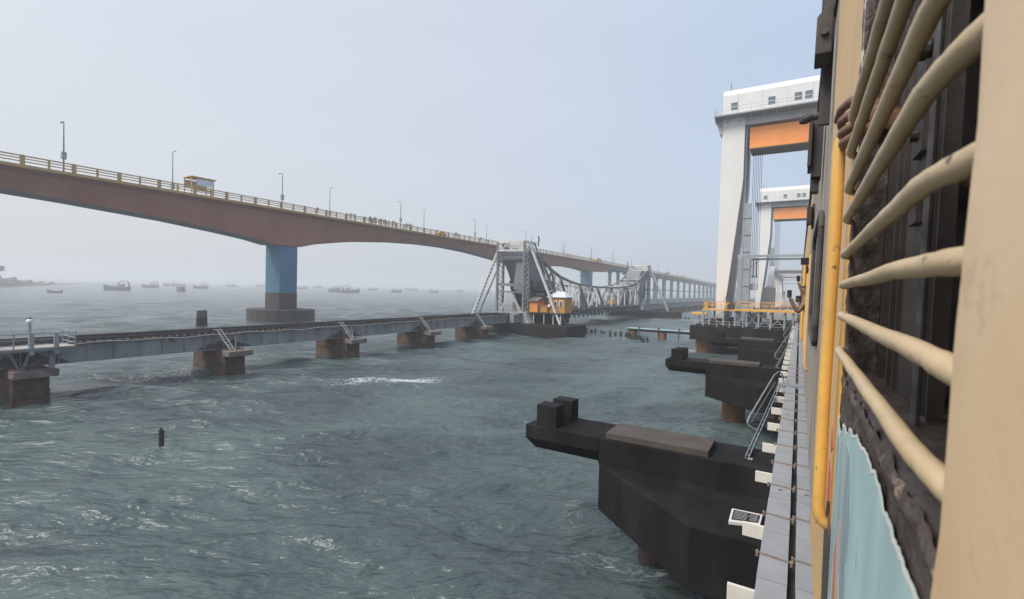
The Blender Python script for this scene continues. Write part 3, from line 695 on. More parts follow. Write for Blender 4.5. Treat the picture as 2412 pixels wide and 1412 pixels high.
lf = empty('bascule_leaf', (-50.2, 95, 4), 'near lowered leaf of the grey truss drawbridge with curved top chord', 'drawbridge leaf')
TOP = [(86.8, 16.7), (90.5, 15.4), (95.2, 13.4), (99.7, 12.1), (105.3, 11.15), (111, 10.55), (117, 10.25), (123.2, 10.12), (CY-.15, 10.08)]
BOT = [94, 99.7, 105.3, 111, 117, 123.2, CY-.15]
for x in (XA+.1, XB-.1):
    g = MB()
    for a, b_ in zip(TOP, TOP[1:]): g.bar((x, *a), (x, *b_), .55, .42)
    g.build('top_chord', M_oldsteel, lf)
    g = MB(); g.box((x-.25, 92.5, 4.35), (x+.25, CY-.15, 4.75)); g.build('bottom_chord', M_oldsteel, lf)
    g = MB()
    for i, (y, z) in enumerate(TOP[3:8]): g.bar((x, y, z), (x, y, 4.6), .34, .28)
    for y in (96.8,): g.bar((x, y, 4.6), (x, y, 12.9), .3, .24)
    g.build('verticals', M_oldlight, lf)
    g = MB()
    # laced diagonals of the warren web
    tops = {99.7: 12.1, 111: 10.55, 123.2: 10.12}
    for yt, zt in tops.items():
        g.lattice((x, yt-.1, zt-.2), (x, yt-5.6, 4.7), .42, (0, .75, -.4), .15, 12)
    g.build('laced_diagonals', M_oldlight, lf)
    g = MB()
    for yt, zt in tops.items():
        if yt+5.7 < CY+1: g = MB(); g.bar((x, yt+.1, zt-.2), (x, yt+5.7, 4.6), .42, .5); g.build('diagonal', M_oldsteel, lf)
    for a, b_, wd in (((90.5, 15.2), (94.2, 4.7), .35), ((95.2, 13.3), (92.5, 9.5), .3), ((95.2, 13.3), (99.0, 4.7), .32), ((90.5, 15.3), (96.8, 9.0), .26)):
        g = MB(); g.bar((x, *a), (x, *b_), wd, wd); g.build('diagonal', M_oldsteel, lf)
g = MB()
for y, z in TOP[2:]:
    g.bar((XA, y, z), (XB, y, z), .16, .22)
for (y0_, z0_), (y1_, z1_) in zip(TOP[1:], TOP[2:]):
    g.bar((XA, y0_, z0_), (XB, y1_, z1_), .1, .1); g.bar((XB, y0_, z0_), (XA, y1_, z1_), .1, .1)
for y, z in TOP[3:8]: 
    g.bar((XA, y, z-1.5), (XB, y, z-1.5), .1, .12)
    for i in range(4):
        a = XA+(XB-XA)*i/4; b_ = XA+(XB-XA)*(i+1)/4; g.bar((a, y, z if i % 2 else z-1.5), (b_, y, z-1.5 if i % 2 else z), .07, .07)
g.build('sway_bracing', M_oldlight, lf)
g = MB()
for y in np.arange(93.5, CY, 2.82):
    g.box((XA-.1, y-.14, 2.9), (XB+.1, y+.14, 4.3)); g.box((XB+.1, y-.2, 2.4), (XB+.5, y+.2, 4.5))
    g.bar((XB+.3, y, 3.2), (XB-1.2, y+1.3, 4.2), .12, .12)
g.build('floor_beams', M_oldsteel, lf)
g = MB(); g.box((XA+.4, 90, 4.32), (XB-.4, CY-.1, 4.45)); g.box((-48.9-.05, 90, 4.45), (-48.8, CY-.1, 4.66)); g.box((-50.7, 90, 4.45), (-50.6, CY-.1, 4.66)); g.build('track_deck', M_sleeper, lf)
lf2 = copy_tree(lf); lf2.location = (-50.2, 2*CY-95, 4); lf2.rotation_euler = (0, 0, math.pi); lf2['label'] = 'far lowered leaf of the grey truss drawbridge, joined at midspan'

def base_pier(y, lab):
    o = empty('bridge_pier', (-48.3, y, 0), lab, 'bridge pier')
    poly = [(-36.0, y-4.4), (-36.0, y+4.4), (-37.5, y+5.0), (-59.5, y+5.0), (-61, y+4.0), (-61, y-4.0), (-59.5, y-5.0), (-37.5, y-5.0)]
    g = MB(); g.prism(poly, 'z', -2, 2.3); g.build('base', M_tar, o, bevel=.12)
    g = MB()
    for i in range(6): g.prism([(-60+i*4.1, y-5.25), (-57.2+i*4.1, y-5.25), (-57.2+i*4.1, y-4.9), (-60+i*4.1, y-4.9)], 'z', -.3, .16+.1*(i % 2))
    g.build('waling', M_wetwood, o)
    return o
base_pier(84.0, 'long black concrete base under the near bascule tower')
base_pier(2*CY-84, 'long dark base in haze under the far bascule tower')

def cabin(lab, flip=False):
    o = empty('control_cabin', (-42, 86.5, 2.3), lab, 'cabin')
    def hip(g, x0, x1, y0, y1, z0, z1, ov=.35):
        x0 -= ov; x1 += ov; y0 -= ov; y1 += ov; cx, cy = (x0+x1)/2, (y0+y1)/2; r_ = abs((x1-x0)/2-.8)
        g.add([(x0,y0,z0),(x1,y0,z0),(x1,y1,z0),(x0,y1,z0),(x0,y0,z0+.1),(x1,y0,z0+.1),(x1,y1,z0+.1),(x0,y1,z0+.1),(cx-.8,cy,z1),(cx+.8,cy,z1)],
              [(0,3,2,1),(0,1,5,4),(1,2,6,5),(2,3,7,6),(3,0,4,7),(4,5,9,8),(5,6,9),(6,7,8,9),(7,4,8)])
    g = MB(); g.box((-42.4, 84.6, 4.55), (-39.0, 88.2, 7.55)); a = g.build('main_room', M_wallochre, o)
    g = MB(); g.box((-42.45, 84.5, 4.6), (-42.38, 88.2, 7.5)); g.build('side_wall', M_wallorange, a)
    for x in (-40.9, -39.75):
        g = MB(); g.box((x-.32, 84.48, 5.75), (x+.32, 84.6, 7.0)); wn = g.build('window', M_block, a)
        g = MB(); g.box((x-.18, 84.44, 5.85), (x+.18, 84.5, 6.8)); g.build('pane', M_glassdark, wn)
    g = MB(); hip(g, -42.4, -39.0, 84.6, 88.2, 7.57, 8.75); g.build('roof', M_roofwhite, o)
    g = MB(); g.box((-46.1, 83.4, 4.55), (-44.3, 86.2, 6.7)); b_ = g.build('side_room', M_wallorange, o)
    g = MB(); g.prism([(83.0, 6.72), (86.6, 6.72), (86.6, 6.85), (85.2, 7.55), (83.0, 6.85)], 'x', -46.35, -44.1); g.build('sheet_roof', M_stonecap, b_)
    g = MB(); g.box((-44.25, 84.0, 4.58), (-42.5, 86.5, 5.75)); g.box((-44.35, 83.9, 5.75), (-42.45, 86.6, 5.85)); g.build('porch', M_wallochre, o)
    g = MB(); g.tube([(-42.2, 84.2, 5.9), (-42.2, 84.45, 5.9)], .3, 14); g.build('fan_unit', M_white, o)
    g = MB(); g.box((-46.3, 83.2, 4.35), (-38.8, 88.4, 4.53)); g.build('floor', M_darkmetal, o)
    g = MB()
    for x in (-45.2, -42.9, -40.9, -39.3): g.box((x-.07, 83.5, 2.3), (x+.07, 83.64, 4.4))
    g.build('stilt', M_oldlight, o)
    return o
cb = cabin('orange hut with white hipped roof on stilts by the near bascule tower')
cb2 = copy_tree(cb); cb2.location = (-100.4+42, 2*CY-86.5, 2.3); cb2.rotation_euler = (0, 0, math.pi); cb2['label'] = 'orange hut seen through the far end of the truss'

# ------------------------------------------------------------------ piles and posts in the water
def pile(loc, r_, h, lab, name='timber_pile', grp='rotted timber pile stubs', mt=M_wetwood, cat='pile', tilt=0):
    x, y, z = loc; rd = random.Random(int(x*100+y*7))
    n_ = 9; rings = []
    for t in (0, .5, .85, 1):
        rr = r_*(1.05-.12*t); rings.append([(rr*math.cos(2*math.pi*k/n_)*rd.uniform(.86, 1.1)+tilt*t*h, rr*math.sin(2*math.pi*k/n_)*rd.uniform(.86, 1.1), -1+(h+1)*t+(rd.uniform(-.12, .12)*h if t == 1 else 0)) for k in range(n_)])
    g = MB(); g.loft([[(p[0]+x, p[1]+y, p[2]+z) for p in rg] for rg in rings]); o = g.build(name, mt, loc=loc)
    return tag(o, lab, cat, grp)
row = [(-40.9, 95.9), (-39.7, 95.8), (-38.4, 94.4), (-36.8, 93.4), (-36.2, 94.0), (-34.2, 92.3), (-33.8, 92.7), (-31.9, 91.0), (-31.1, 91.8), (-29.7, 90.9), (-28.9, 91.7), (-27.9, 90.4), (-27.5, 88.8), (-26.8, 88.5), (-26.0, 88.2), (-26.3, 90.0), (-25.3, 87.9), (-24.6, 86.6), (-23.6, 84.8), (-22.8, 84.7)]
for i, (x, y) in enumerate(row):
    pile((x, y, 0), random.uniform(.2, .36), random.uniform(.75, 1.35), 'black timber stub right of the near bascule base, %s from the left' % ORD[i])
far = [(-73.1, 176.9), (-69.1, 172.6), (-66.6, 171.2), (-64.8, 169.1), (-64.2, 170.1), (-62.2, 168.3), (-60.2, 166.6), (-58.3, 165.1), (-43.1, 166.1), (-41.1, 165.1), (-40.6, 169.2), (-39.1, 167.6), (-37.4, 166.4), (-36.7, 170.8), (-34.6, 169.9), (-33.3, 171.6), (-32.5, 172.6)]
for i, (x, y) in enumerate(far):
    pile((x, y, 0), random.uniform(.22, .4), random.uniform(.7, 1.2), 'tiny dark stub before the far bascule base, %s from the left' % ORD[i])
o = empty('mooring_pile', (-103.8, 50.4, 0), 'lone stubby brown concrete pile left of the blue pier', 'pile')
g = MB(); g.tube([(-103.8, 50.4, -1), (-103.8, 50.4, 1.7)], .98, 18); g.build('foot', M_tar, o)
g = MB(); g.tube([(-103.8, 50.4, 1.7), (-103.8, 50.4, 3.05), (-103.8, 50.4, 3.15)], [.93, .93, .8], 18); g.build('shaft', M_tide, o)
pile((-28.5, 11.9, 0), .13, 1.15, 'lone black leaning post sticking out of the near water', 'water_post', None, M_wetwood, 'post', .04)

# ------------------------------------------------------------------ new bridge piers (surveyed frame, see S)
def N_empty(name, p, lab, cat, grp=None): return empty(name, S(p), lab, cat, grp)
WZ = 1.8
def cap_beam_pier(y, lab, blocks=2):
    o = N_empty('bridge_pier', (1.3, y, 2.18), lab, 'bridge pier', 'black hammerhead piers of the new bridge')
    def q(x, dy, z): return (x, y+dy, z)
    g = MB(True)
    # arm with a chamfered underside and end
    sec = [(0, 5.4), (1.42, 5.4), (1.42, 5.05), (1.15, 4.74), (.27, 4.74), (0, 5.05)]
    for x0, x1 in ((-6.16, -4.1), (6.7, 8.76)):
        rings = []
        xs = [(x0, 0), (x1, 1)] if x0 < 0 else [(x0, 1), (x1, 0)]
        for x, full in xs:
            rings.append([(x+(0 if (full or z > 5.0) else (.16 if x < 0 else -.16)), y+dy, z) for dy, z in sec])
        g.loft(rings)
    g.box(q(-4.1, -.004, 4.76), q(6.7, 1.424, 5.4))
    b = g.build('cross_beam', M_tar, o, bevel=.025)
    g = MB(True)
    top = [(-4.08, 0), (-1.58, -2.06), (4.18, -2.06), (6.68, 0), (6.68, 1.42), (4.18, 3.48), (-1.58, 3.48), (-4.08, 1.42)]
    bot = [(-4.08, 0, 3.64), (-1.58, -2.06, 3.60), (4.18, -2.06, 3.60), (6.68, 0, 3.64), (6.68, 1.42, 3.64), (4.18, 3.48, 3.60), (-1.58, 3.48, 3.60), (-4.08, 1.42, 3.64)]
    g.loft([[(a[0], y+a[1], a[2]) for a in bot], [(a[0], y+a[1], 4.78) for a in top]])
    g.build('hammerhead', M_tar, o, bevel=.03)
    g = MB(True); g.box(q(-3.95, .06, 5.4), q(-1.6, 1.12, 5.545)); g.build('bearing_pad', M_tarpad, o, bevel=.012)
    for i, (dx, dy) in enumerate(((-5.88, .08), (-5.82, .92))[:blocks]):
        g = MB(True); g.box(q(dx, dy, 5.4), q(dx+.58, dy+.46, 5.96)); g.build('stop_block', M_tar, o, bevel=.015)
    for x in (-2.83, -.35, 2.9, 5.4):
        g = MB(True); g.tube([(x, y+1.3, .5), (x, y+1.3, 3.7)], .57, 20); g.build('pile', M_casing if y > 20 else mat('wet black pile', (.02, .018, .02), (.06, .04, .03), scale=.8, rough=.5), o)
    return o
P1 = cap_beam_pier(11.1, 'nearest black concrete hammerhead pier with long beam and two blocks')
cap_beam_pier(26.6, 'second black hammerhead pier, left of the metal stair')
cap_beam_pier(42.1, 'third black hammerhead pier, just before the tower platform')
# small white drawing board lying on the nearest pier ledge
o = N_empty('notice_board', (-.9, 9.6, 4.79), 'white framed black board of small white text on the nearest pier', 'sign')
bx = [(-.99, 10.12), (-.459, 10.16), (-.475, 9.68), (-.98, 9.50)]
g = MB(True); g.prism(bx, 'z', 4.785, 4.85); g.build('frame', M_white, o, bevel=.01)
c_ = [(sum(a[i] for a in bx)/4) for i in (0, 1)]
ib = [(c_[0]+(a[0]-c_[0])*.86, c_[1]+(a[1]-c_[1])*.74) for a in bx]
g = MB(True); g.prism(ib, 'z', 4.851, 4.856); fb = g.build('board', M_black, o)
g = MB(True)
for r_ in range(6):
    t = (r_+1)/7.2; rd = random.Random(r_)
    a = Vector((*ib[0], 4.858)).lerp(Vector((*ib[3], 4.858)), t); b_ = Vector((*ib[1], 4.858)).lerp(Vector((*ib[2], 4.858)), t); u = .06
    while u < .92:
        l_ = rd.uniform(.03, .09)
        if not (.52 < u < .58): g.bar(a.lerp(b_, u), a.lerp(b_, min(.95, u+l_)), .010, .002)
        u += l_+.022
g.build('text_lines', M_txt, fb)

# ------------------------------------------------------------------ cable trays, straps, blocks, rail deck
for x0, x1, lab in ((-.285, -.015, 'outer grey cable tray running beside the track'), (.06, .315, 'inner grey cable tray running close to the coach')):
    o = N_empty('cable_tray', (x0, 4, 6.0), lab, 'cable tray')
    g = MB(True); yy = 3.2
    rd = random.Random(3)
    while yy < 95:
        l_ = 1.15 if yy < 25 else 4.6
        g.box((x0+rd.uniform(-.003, .003), yy, 6.055), (x1+rd.uniform(-.003, .003), yy+l_-.012, 6.1+rd.uniform(0, .004)))
        yy += l_
    g.build('covers', M_tray, o)
    g = MB(True); g.box((x0+.01, 3.2, 5.93), (x0+.03, 95, 6.05)); g.box((x1-.03, 3.2, 5.93), (x1-.01, 95, 6.05)); g.box((x0+.03, 3.2, 5.93), (x1-.03, 95, 5.945)); g.build('channel', M_midgrey, o)
    k = 0; yy = 3.66+ (0 if x0 < 0 else .05)
    while yy < 36:
        if yy < 24:
            g = MB(True); a = x0-.04; b_ = x1+.04
            g.bar((a, yy+.05, 6.112), (b_, yy, 6.112), .016, .012); g.box((a-.005, yy+.025, 6.07), (a+.02, yy+.075, 6.125)); g.box((b_-.02, yy-.025, 6.07), (b_+.005, yy+.025, 6.125)); g.build('strap', M_strap, o)
        yy += 1.15; k += 1
    g = MB(True)
    for yy in (8.1, 13.4, 16.3):
        for dx in (-.02, .0, .02): g.bar(((x0+x1)/2+dx, yy, 6.108), ((x0+x1)/2+dx, yy+.07, 6.108), .006, .002)
        g.bar(((x0+x1)/2-.024, yy+.035, 6.108), ((x0+x1)/2+.024, yy+.035, 6.108), .006, .002)
    g.build('stencil_mark', M_darkmetal, o)
k = 0
yb_ = [5.42, 7.0, 9.15, 10.97, 12.8, 14.6, 16.3, 18.1]+[18.1+1.85*(i+1) for i in range(20)]
b0 = None
for i, yy in enumerate(yb_):
    if b0 is None:
        g = MB(True); g.box((-.55, yy-.02, 5.81), (-.2, yy+.02, 5.99)); b0 = g.build('sleeper_end', M_block, loc=S((-.37, yy, 5.83)), bevel=.008); c = b0
    else:
        c = b0.copy(); COL.objects.link(c); c.location = S((-.37, yy, 5.83))
    tag(c, 'cream white block sticking out beside the cable tray, %s from the camera' % ORD[i], 'block', 'white blocks along the cable tray')
o = N_empty('rail_deck', (1.3, 30, 5.5), 'dark girder deck of the new railway running under the train', 'bridge deck')
g = MB(True); g.box((-.12, -20, 5.62), (2.9, 300, 5.9)); g.build('deck_slab', M_ballast, o)
for x in (.45, 2.15):
    g = MB(True); g.box((x-.04, -20, 5.9), (x+.04, 300, 6.02)); g.build('rail', M_rail, o)
for x in (.1, 2.5):
    g = MB(True); g.box((x-.18, -20, 5.2), (x+.18, 55.5, 5.62)); g.build('girder', M_tar, o)

# ------------------------------------------------------------------ stairs from trays down to the piers
def stair(y, lab, sc_=1):
    o = N_empty('metal_stair', (-.45, y, 6.1), lab, 'stair')
    g = MB(True)
    for dx in (0, -.07):
        g.bar((-.44+dx, y-.1, 6.08), (-.83+dx, y-5.95, 5.43), .016, .075)
    g.build('stringer', M_midgrey, o)
    g = MB(True)
    for i in range(17):
        t = (i+.5)/17; a = Vector((-.44, y-.1, 6.06)).lerp(Vector((-.83, y-5.95, 5.42)), t); g.bar(a, a+Vector((-.07, 0, 0)), .06, .012)
    g.build('tread', M_midgrey, o)
    g = MB(True)
    g.tube([(-.33, y+.25, 6.14), (-.42, y+.15, 6.5), (-.5, y-.1, 6.56), (-.6, y-.55, 6.5), (-.98, y-4.1, 5.93), (-1.02, y-4.25, 5.80), (-.98, y-4.25, 5.72), (-.80, y-4.2, 5.62)], .02, 8)
    g.tube([(-.56, y-.6, 6.3), (-.94, y-4.1, 5.78)], .011, 6); g.tube([(-.42, y+.15, 6.5), (-.28, y+.1, 6.35), (-.2, y+.05, 6.14)], .016, 6)
    g.build('handrail', M_midgrey, o)
    g = MB(True); g.box((-.86, y-6.02, 5.41), (-.76, y-5.9, 5.43)); g.build('foot_plate', M_midgrey, o)
    g = MB(True); g.box((-.5, y-.05, 6.12), (.31, y+.35, 6.17)); g.box((-.5, y-.05, 6.06), (.31, y-.02, 6.13)); g.build('landing', M_midgrey, o, bevel=.006)
    return o
s0 = stair(17.55, 'nearest grey metal stair from the cable trays down to the first pier')
s1 = copy_tree(s0); s1.location = S((-.45, 33.0, 6.1)); s1['label'] = 'second grey metal stair, reaching down to the second pier'
s2 = copy_tree(s0); s2.location = S((-.45, 48.6, 6.1)); s2['label'] = 'third small metal stair, close to the tower platform'

# ------------------------------------------------------------------ tower platform pier
def tower_platform(y0_, y1_, lab):
    o = N_empty('tower_platform', (-3, y0_, 2.18), lab, 'bridge pier')
    g = MB(True); g.box((-10.6, y0_, 3.78), (13.2, y1_, 5.4)); g.build('cap', M_tar, o, bevel=.04)
    for x in (-9.2, -4.0, 1.3, 6.6, 11.8):
        for y in (y0_+2.2, y1_-2.2):
            g = MB(True); g.tube([(x, y, .8), (x, y, 3.8)], 1.05, 22); g.build('pile', M_casing, o)
    for x, nm in ((-8.55, 1), (11.15, 1)):
        g = MB(True); g.box((x-1.2, y0_+3.9, 5.4), (x+1.5, y1_-1, 5.93)); g.build('plinth', M_tar, o, bevel=.03)
    g = MB(True)
    ends = [(-10.3, y0_+.15), (-1.0, y0_+.15)]
    xs = [-10.1, -9.2, -7.8, -6.5, -5.15, -3.85, -2.6, -1.3]
    for x in xs: g.box((x-.025, y0_+.12, 5.4), (x+.025, y0_+.17, 6.0)); g.box((x-.06, y0_+.08, 5.4), (x+.06, y0_+.2, 5.44))
    for z in (5.98, 5.68): g.bar((-10.2, y0_+.15, z), (-1.0, y0_+.15, z), .03, .03)
    for y in np.arange(y0_+1.5, y1_, 1.5): g.box((-10.32, y-.025, 5.4), (-10.27, y+.025, 6.0))
    for z in (5.98, 5.68): g.bar((-10.3, y0_+.15, z), (-10.3, y1_-.3, z), .03, .03)
    g.build('railing', M_whitegrey, o)
    return o
tower_platform(57.0, 72.0, 'broad black concrete platform under the near white lift tower')
tower_platform(122.5, 137.5, 'distant black platform under the far white lift tower')
# jetty
o = empty('jetty', (-22, 93, 0), 'low dark jetty with pale teal edge left of the tower platform', 'jetty')
g = MB(); g.box((-28.9, 92.6, 1.35), (-13.9, 93.9, 1.8)); g.build('deck_beam', M_tar, o, bevel=.04)
g = MB(); g.box((-29.0, 92.5, 1.82), (-13.9, 93.95, 1.95)); g.build('deck_strip', M_teal, o)
for x in (-28.0, -22.3, -15.5):
    g = MB(); g.tube([(x, 93.4, -1), (x, 93.4, 1.35)], .78, 18); g.build('pile', M_casing, o)
for x in (-26.6, -22.9, -19.1):
    g = MB(); g.tube([(x, 92.45, -1), (x, 92.45, 2.0)], .1, 8); p = g.build('fender_post', M_darkmetal, o)
    g = MB(); g.box((x-.18, 92.7, 1.95), (x+.18, 92.95, 2.3)); g.build('bollard', M_darkmetal, p)

# ------------------------------------------------------------------ lift towers
def lift_tower(dy, lab, fine=True):
    def q(x, y, z): return (x, y+dy, z)
    o = N_empty('lift_tower', (1.3, 66+dy, 5.4), lab, 'lift tower')
    cx = 1.3
    for sgn in (1, -1):
        def X(x): return x if sgn == 1 else 2*cx-x
        # front column: narrow at the foot, widening inwards above
        g = MB(True)
        secs = [(5.93, -9.05, -8.12), (22.5, -8.98, -6.42), (23.5, -8.98, -6.36), (31.0, -8.95, -6.36)]
        g.loft([[q(X(a), 65.0, z), q(X(b_), 65.0, z), q(X(b_-.12), 65.9, z), q(X(a), 65.9, z)] for z, a, b_ in secs])
        g.build('column', M_white, o, bevel=.05)
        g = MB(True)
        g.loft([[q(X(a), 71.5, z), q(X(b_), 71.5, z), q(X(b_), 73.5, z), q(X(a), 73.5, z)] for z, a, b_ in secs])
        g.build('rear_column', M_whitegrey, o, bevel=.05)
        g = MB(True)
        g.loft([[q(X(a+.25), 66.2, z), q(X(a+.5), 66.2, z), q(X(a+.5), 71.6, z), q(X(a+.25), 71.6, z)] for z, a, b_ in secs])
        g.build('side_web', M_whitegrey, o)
        g = MB(True); g.box(q(X(-6.33), 65.6, 6), q(X(-6.13), 66.0, 29.6)); g.box(q(X(-6.1), 65.6, 6), q(X(-5.35), 65.75, 20.3))
        for z in np.arange(8, 20.3, 2.1): g.box(q(X(-6.33), 65.5, z), q(X(-5.3), 65.6, z+.1))
        g.build('guide_rail', M_midgrey, o)
    g = MB(True); g.prism([(cx-10.4, 31.1), (cx+10.4, 31.1), (cx+10.4, 34.1), (cx-10.4, 34.1)], 'y', 64.0+dy, 64.2+dy)
    # machine room with a rounded roof
    prof = [(64.6, 31.05), (64.6, 33.6), (64.75, 34.0), (65.1, 34.35), (65.8, 34.6), (67, 34.75), (71, 34.75), (72.6, 34.5), (73.4, 34), (73.6, 33.4), (73.6, 31.05)]
    g = MB(True); g.prism([(a+dy, b_) for a, b_ in prof], 'x', -8.9, 2*cx+8.9); room = g.build('machine_room', M_white, o)
    for xs_ in (-7.95, -3.9, -1.2, -.15):
        for X_ in ((xs_),):
            g = MB(True); g.box(q(X_-.02, 64.55, 31.75), q(X_+.7, 64.62, 32.62)); wn = g.build('window', M_glassgrey, room)
            g = MB(True); g.box(q(X_-.02, 64.5, 32.05), q(X_+.7, 64.56, 32.10)); g.build('window_bar', M_white, wn)
    g = MB(True)
    for x in np.arange(-7.2, 10, 2.6): g.box(q(x-.015, 64.57, 31.1), q(x+.015, 64.61, 33.6))
    g.build('panel_joint', M_whitegrey, room)
    g = MB(True); g.tube([q(-8.2, 66, 34.6), q(-8.2, 66, 35.6)], .035, 6); g.build('lightning_rod', M_darkmetal, room)
    g = MB(True); g.box(q(-9.75, 63.7, 30.9), q(2*cx+9.75, 74.0, 31.05)); ga = g.build('gallery_floor', M_midgrey, o)
    g = MB(True)
    for x in np.arange(-9.7, 2*cx+9.7, 1.35):
        g.tube([q(x, 63.75, 31.05), q(x, 63.75, 31.9)], .018, 5)
        g.prism([(63.72+dy, 30.9), (65.0+dy, 30.9), (65.0+dy, 30.3)], 'x', x-.03, x+.03)
    for z in (31.88, 31.5): g.bar(q(-9.7, 63.75, z), q(2*cx+9.7, 63.75, z), .03, .03); g.bar(q(-9.7, 63.75, z), q(-9.7, 73.9, z), .03, .03)
    g.build('gallery_rail', M_whitegrey, ga)
    g = MB(True); g.prism([(-9.75, 30.9), (-8.95, 30.9), (-8.95, 29.0), (-9.2, 29.0)], 'y', 64.9+dy, 72+dy); g.build('gallery_bracket', M_midgrey, ga)
    g = MB(True); g.box(q(-9.02, 65.2, 29.9), q(2*cx+9.02, 73.2, 30.88)); g.build('head_beam', M_whitegrey, o)
    g = MB(True); g.box(q(-5.85, 65.5, 27.0), q(2*cx+5.85, 68.6, 29.6)); cwt = g.build('counterweight', M_orange, o, bevel=.06)
    g = MB(True); g.box(q(-5.8, 65.45, 26.85), q(2*cx+5.8, 68.65, 26.98))
    for z in (27.2, 27.7, 28.2): g.box(q(-6.1, 65.6, z), q(-5.87, 66.1, z+.25))
    g.build('weight_frame', M_darkmetal, cwt)
    for sgn in (1, -1):
        for i in range(6):
            x = -5.45+i*.19; x = x if sgn == 1 else 2*cx-x
            g = MB(True); g.tube([q(x, 66.8, 30), q(x, 66.8, 10.4)], .025, 5)
            if i % 2 == 0: g.tube([q(x, 66.8, 13.5), q(x, 66.8, 11.4)], .07, 8); g.tube([q(x, 66.8, 11.4), q(x, 66.8, 11.2)], .12, 8)
            g.build('rope', M_darkmetal, o)
        x = -5.6 if sgn == 1 else 2*cx+4.5
        g = MB(True); g.box(q(x, 66.4, 9.6), q(x+1.1, 67.4, 10.4)); g.build('rope_anchor', M_whitegrey, o)
    return o
lift_tower(0, 'near white lift tower with orange counterweight and windowed top room')
lift_tower(63.5, 'far white lift tower, smaller and hazier, right of the near one')
# lift span between the towers
o = N_empty('lift_span', (1.3, 100, 6), 'white truss lift span with tapering posts between the two lift towers', 'bridge span')
for x in (-3.6, 6.2):
    ny = 9; yy = np.linspace(74.5, 127, ny)
    def tz(y):
        t = (y-74.5)/(127-74.5); return 9.9+3.1*min(1, math.sin(math.pi*t)*2.2)
    g = MB(True)
    fine_y = np.linspace(74.5, 127, 40)
    g.loft([[(x-.35, y, tz(y)-.4), (x+.35, y, tz(y)-.4), (x+.35, y, tz(y)+.4), (x-.35, y, tz(y)+.4)] for y in fine_y]); g.build('top_chord', M_white, o)
    g = MB(True); g.box((x-.4, 73.5, 5.75), (x+.4, 128, 7.0)); g.build('bottom_chord', M_whitegrey, o)
    g = MB(True); g.box((x-.75, 73.6, 5.75), (x+.75, 75.4, 10.1)); g.box((x-.75, 126, 5.75), (x+.75, 127.9, 10.1)); g.build('end_post', M_whitegrey, o, bevel=.08)
    for y in yy[1:-1]:
        g = MB(True); z1 = tz(y)-.3
        g.loft([[(x-.22, y-.25, 7), (x+.22, y-.25, 7), (x+.22, y+.25, 7), (x-.22, y+.25, 7)], [(x-.3, y-.55, 9.6), (x+.3, y-.55, 9.6), (x+.3, y+.55, 9.6), (x-.3, y+.55, 9.6)], [(x-.24, y-.3, z1), (x+.24, y-.3, z1), (x+.24, y+.3, z1), (x-.24, y+.3, z1)]])
        g.build('post', M_white, o)
for y in np.linspace(81, 120.5, 5):
    g = MB(True); g.box((-3.3, y-.25, tz(y)-.2), (5.9, y+.25, tz(y)+.25)); g.build('portal_beam', M_whitegrey, o)
g = MB(True); g.box((-2.9, 73.5, 5.8), (5.5, 128, 5.98)); g.build('floor', M_midgrey, o)
# yellow railed access platform on a steel trestle
def rail_box(g, x0, x1, y0, y1, z0, z1, step=1.0):
    for x in np.arange(x0, x1+.01, step):
        for y in (y0, y1): g.box((x-.022, y-.022, z0), (x+.022, y+.022, z1))
    for y in np.arange(y0, y1+.01, step):
        for x in (x0, x1): g.box((x-.022, y-.022, z0), (x+.022, y+.022, z1))
    for z in (z1, (z0+z1)/2+.05):
        for y in (y0, y1): g.bar((x0, y, z), (x1, y, z), .035, .04)
        for x in (x0, x1): g.bar((x, y0, z), (x, y1, z), .05, .05)
o = N_empty('access_platform', (-4.7, 61, 5.4), 'yellow railed access platform on grey trestle before the white tower', 'platform')
g = MB(True); rail_box(g, -6.2, -.35, 59.2, 63.6, 7.35, 8.15, .73); rail_box(g, -9.75, -7.3, 60.0, 64.0, 7.2, 8.05, .5); g.build('railing', M_yellow, o)
g = MB(True); g.box((-9.8, 59.95, 7.08), (-6.0, 64.0, 7.2)); g.box((-6.3, 59.1, 7.16), (-.3, 63.7, 7.32)); g.build('floor', M_yellow, o)
g = MB(True)
for x in (-9.6, -8.9, -7.4, -6.2, -5.0, -3.8, -2.6, -1.3, -.5):
    for y in (59.4, 63.4): g = MB(True); g.box((x-.09, y-.09, 5.4), (x+.09, y+.09, 7.1)); g.build('trestle_post', M_midgrey, o)
for x0_, x1_ in ((-6.2, -5.0), (-5.0, -3.8), (-3.8, -2.6), (-2.6, -1.3), (-9.6, -7.4)):
    g = MB(True); g.bar((x0_, 59.4, 5.5), (x1_, 59.4, 7.0), .07, .07); g.bar((x1_, 59.4, 5.5), (x0_, 59.4, 7.0), .07, .07); g.build('cross_brace', M_midgrey, o)
g = MB(True)
for x in (-7.15, -6.85): g.bar((x, 59.0, 5.4), (x, 59.0, 7.4), .04, .04)
for z in np.arange(5.5, 7.4, .16): g.bar((-7.15, 59.0, z), (-6.85, 59.0, z), .03, .03)
g.tube([(-7.4, 59.2, 8.1), (-7.1, 59.1, 8.9), (-6.8, 59.0, 9.1), (-6.6, 58.9, 8.7), (-6.55, 58.9, 8.1)], .03, 6)
g.build('ladder', M_darkmetal, o)
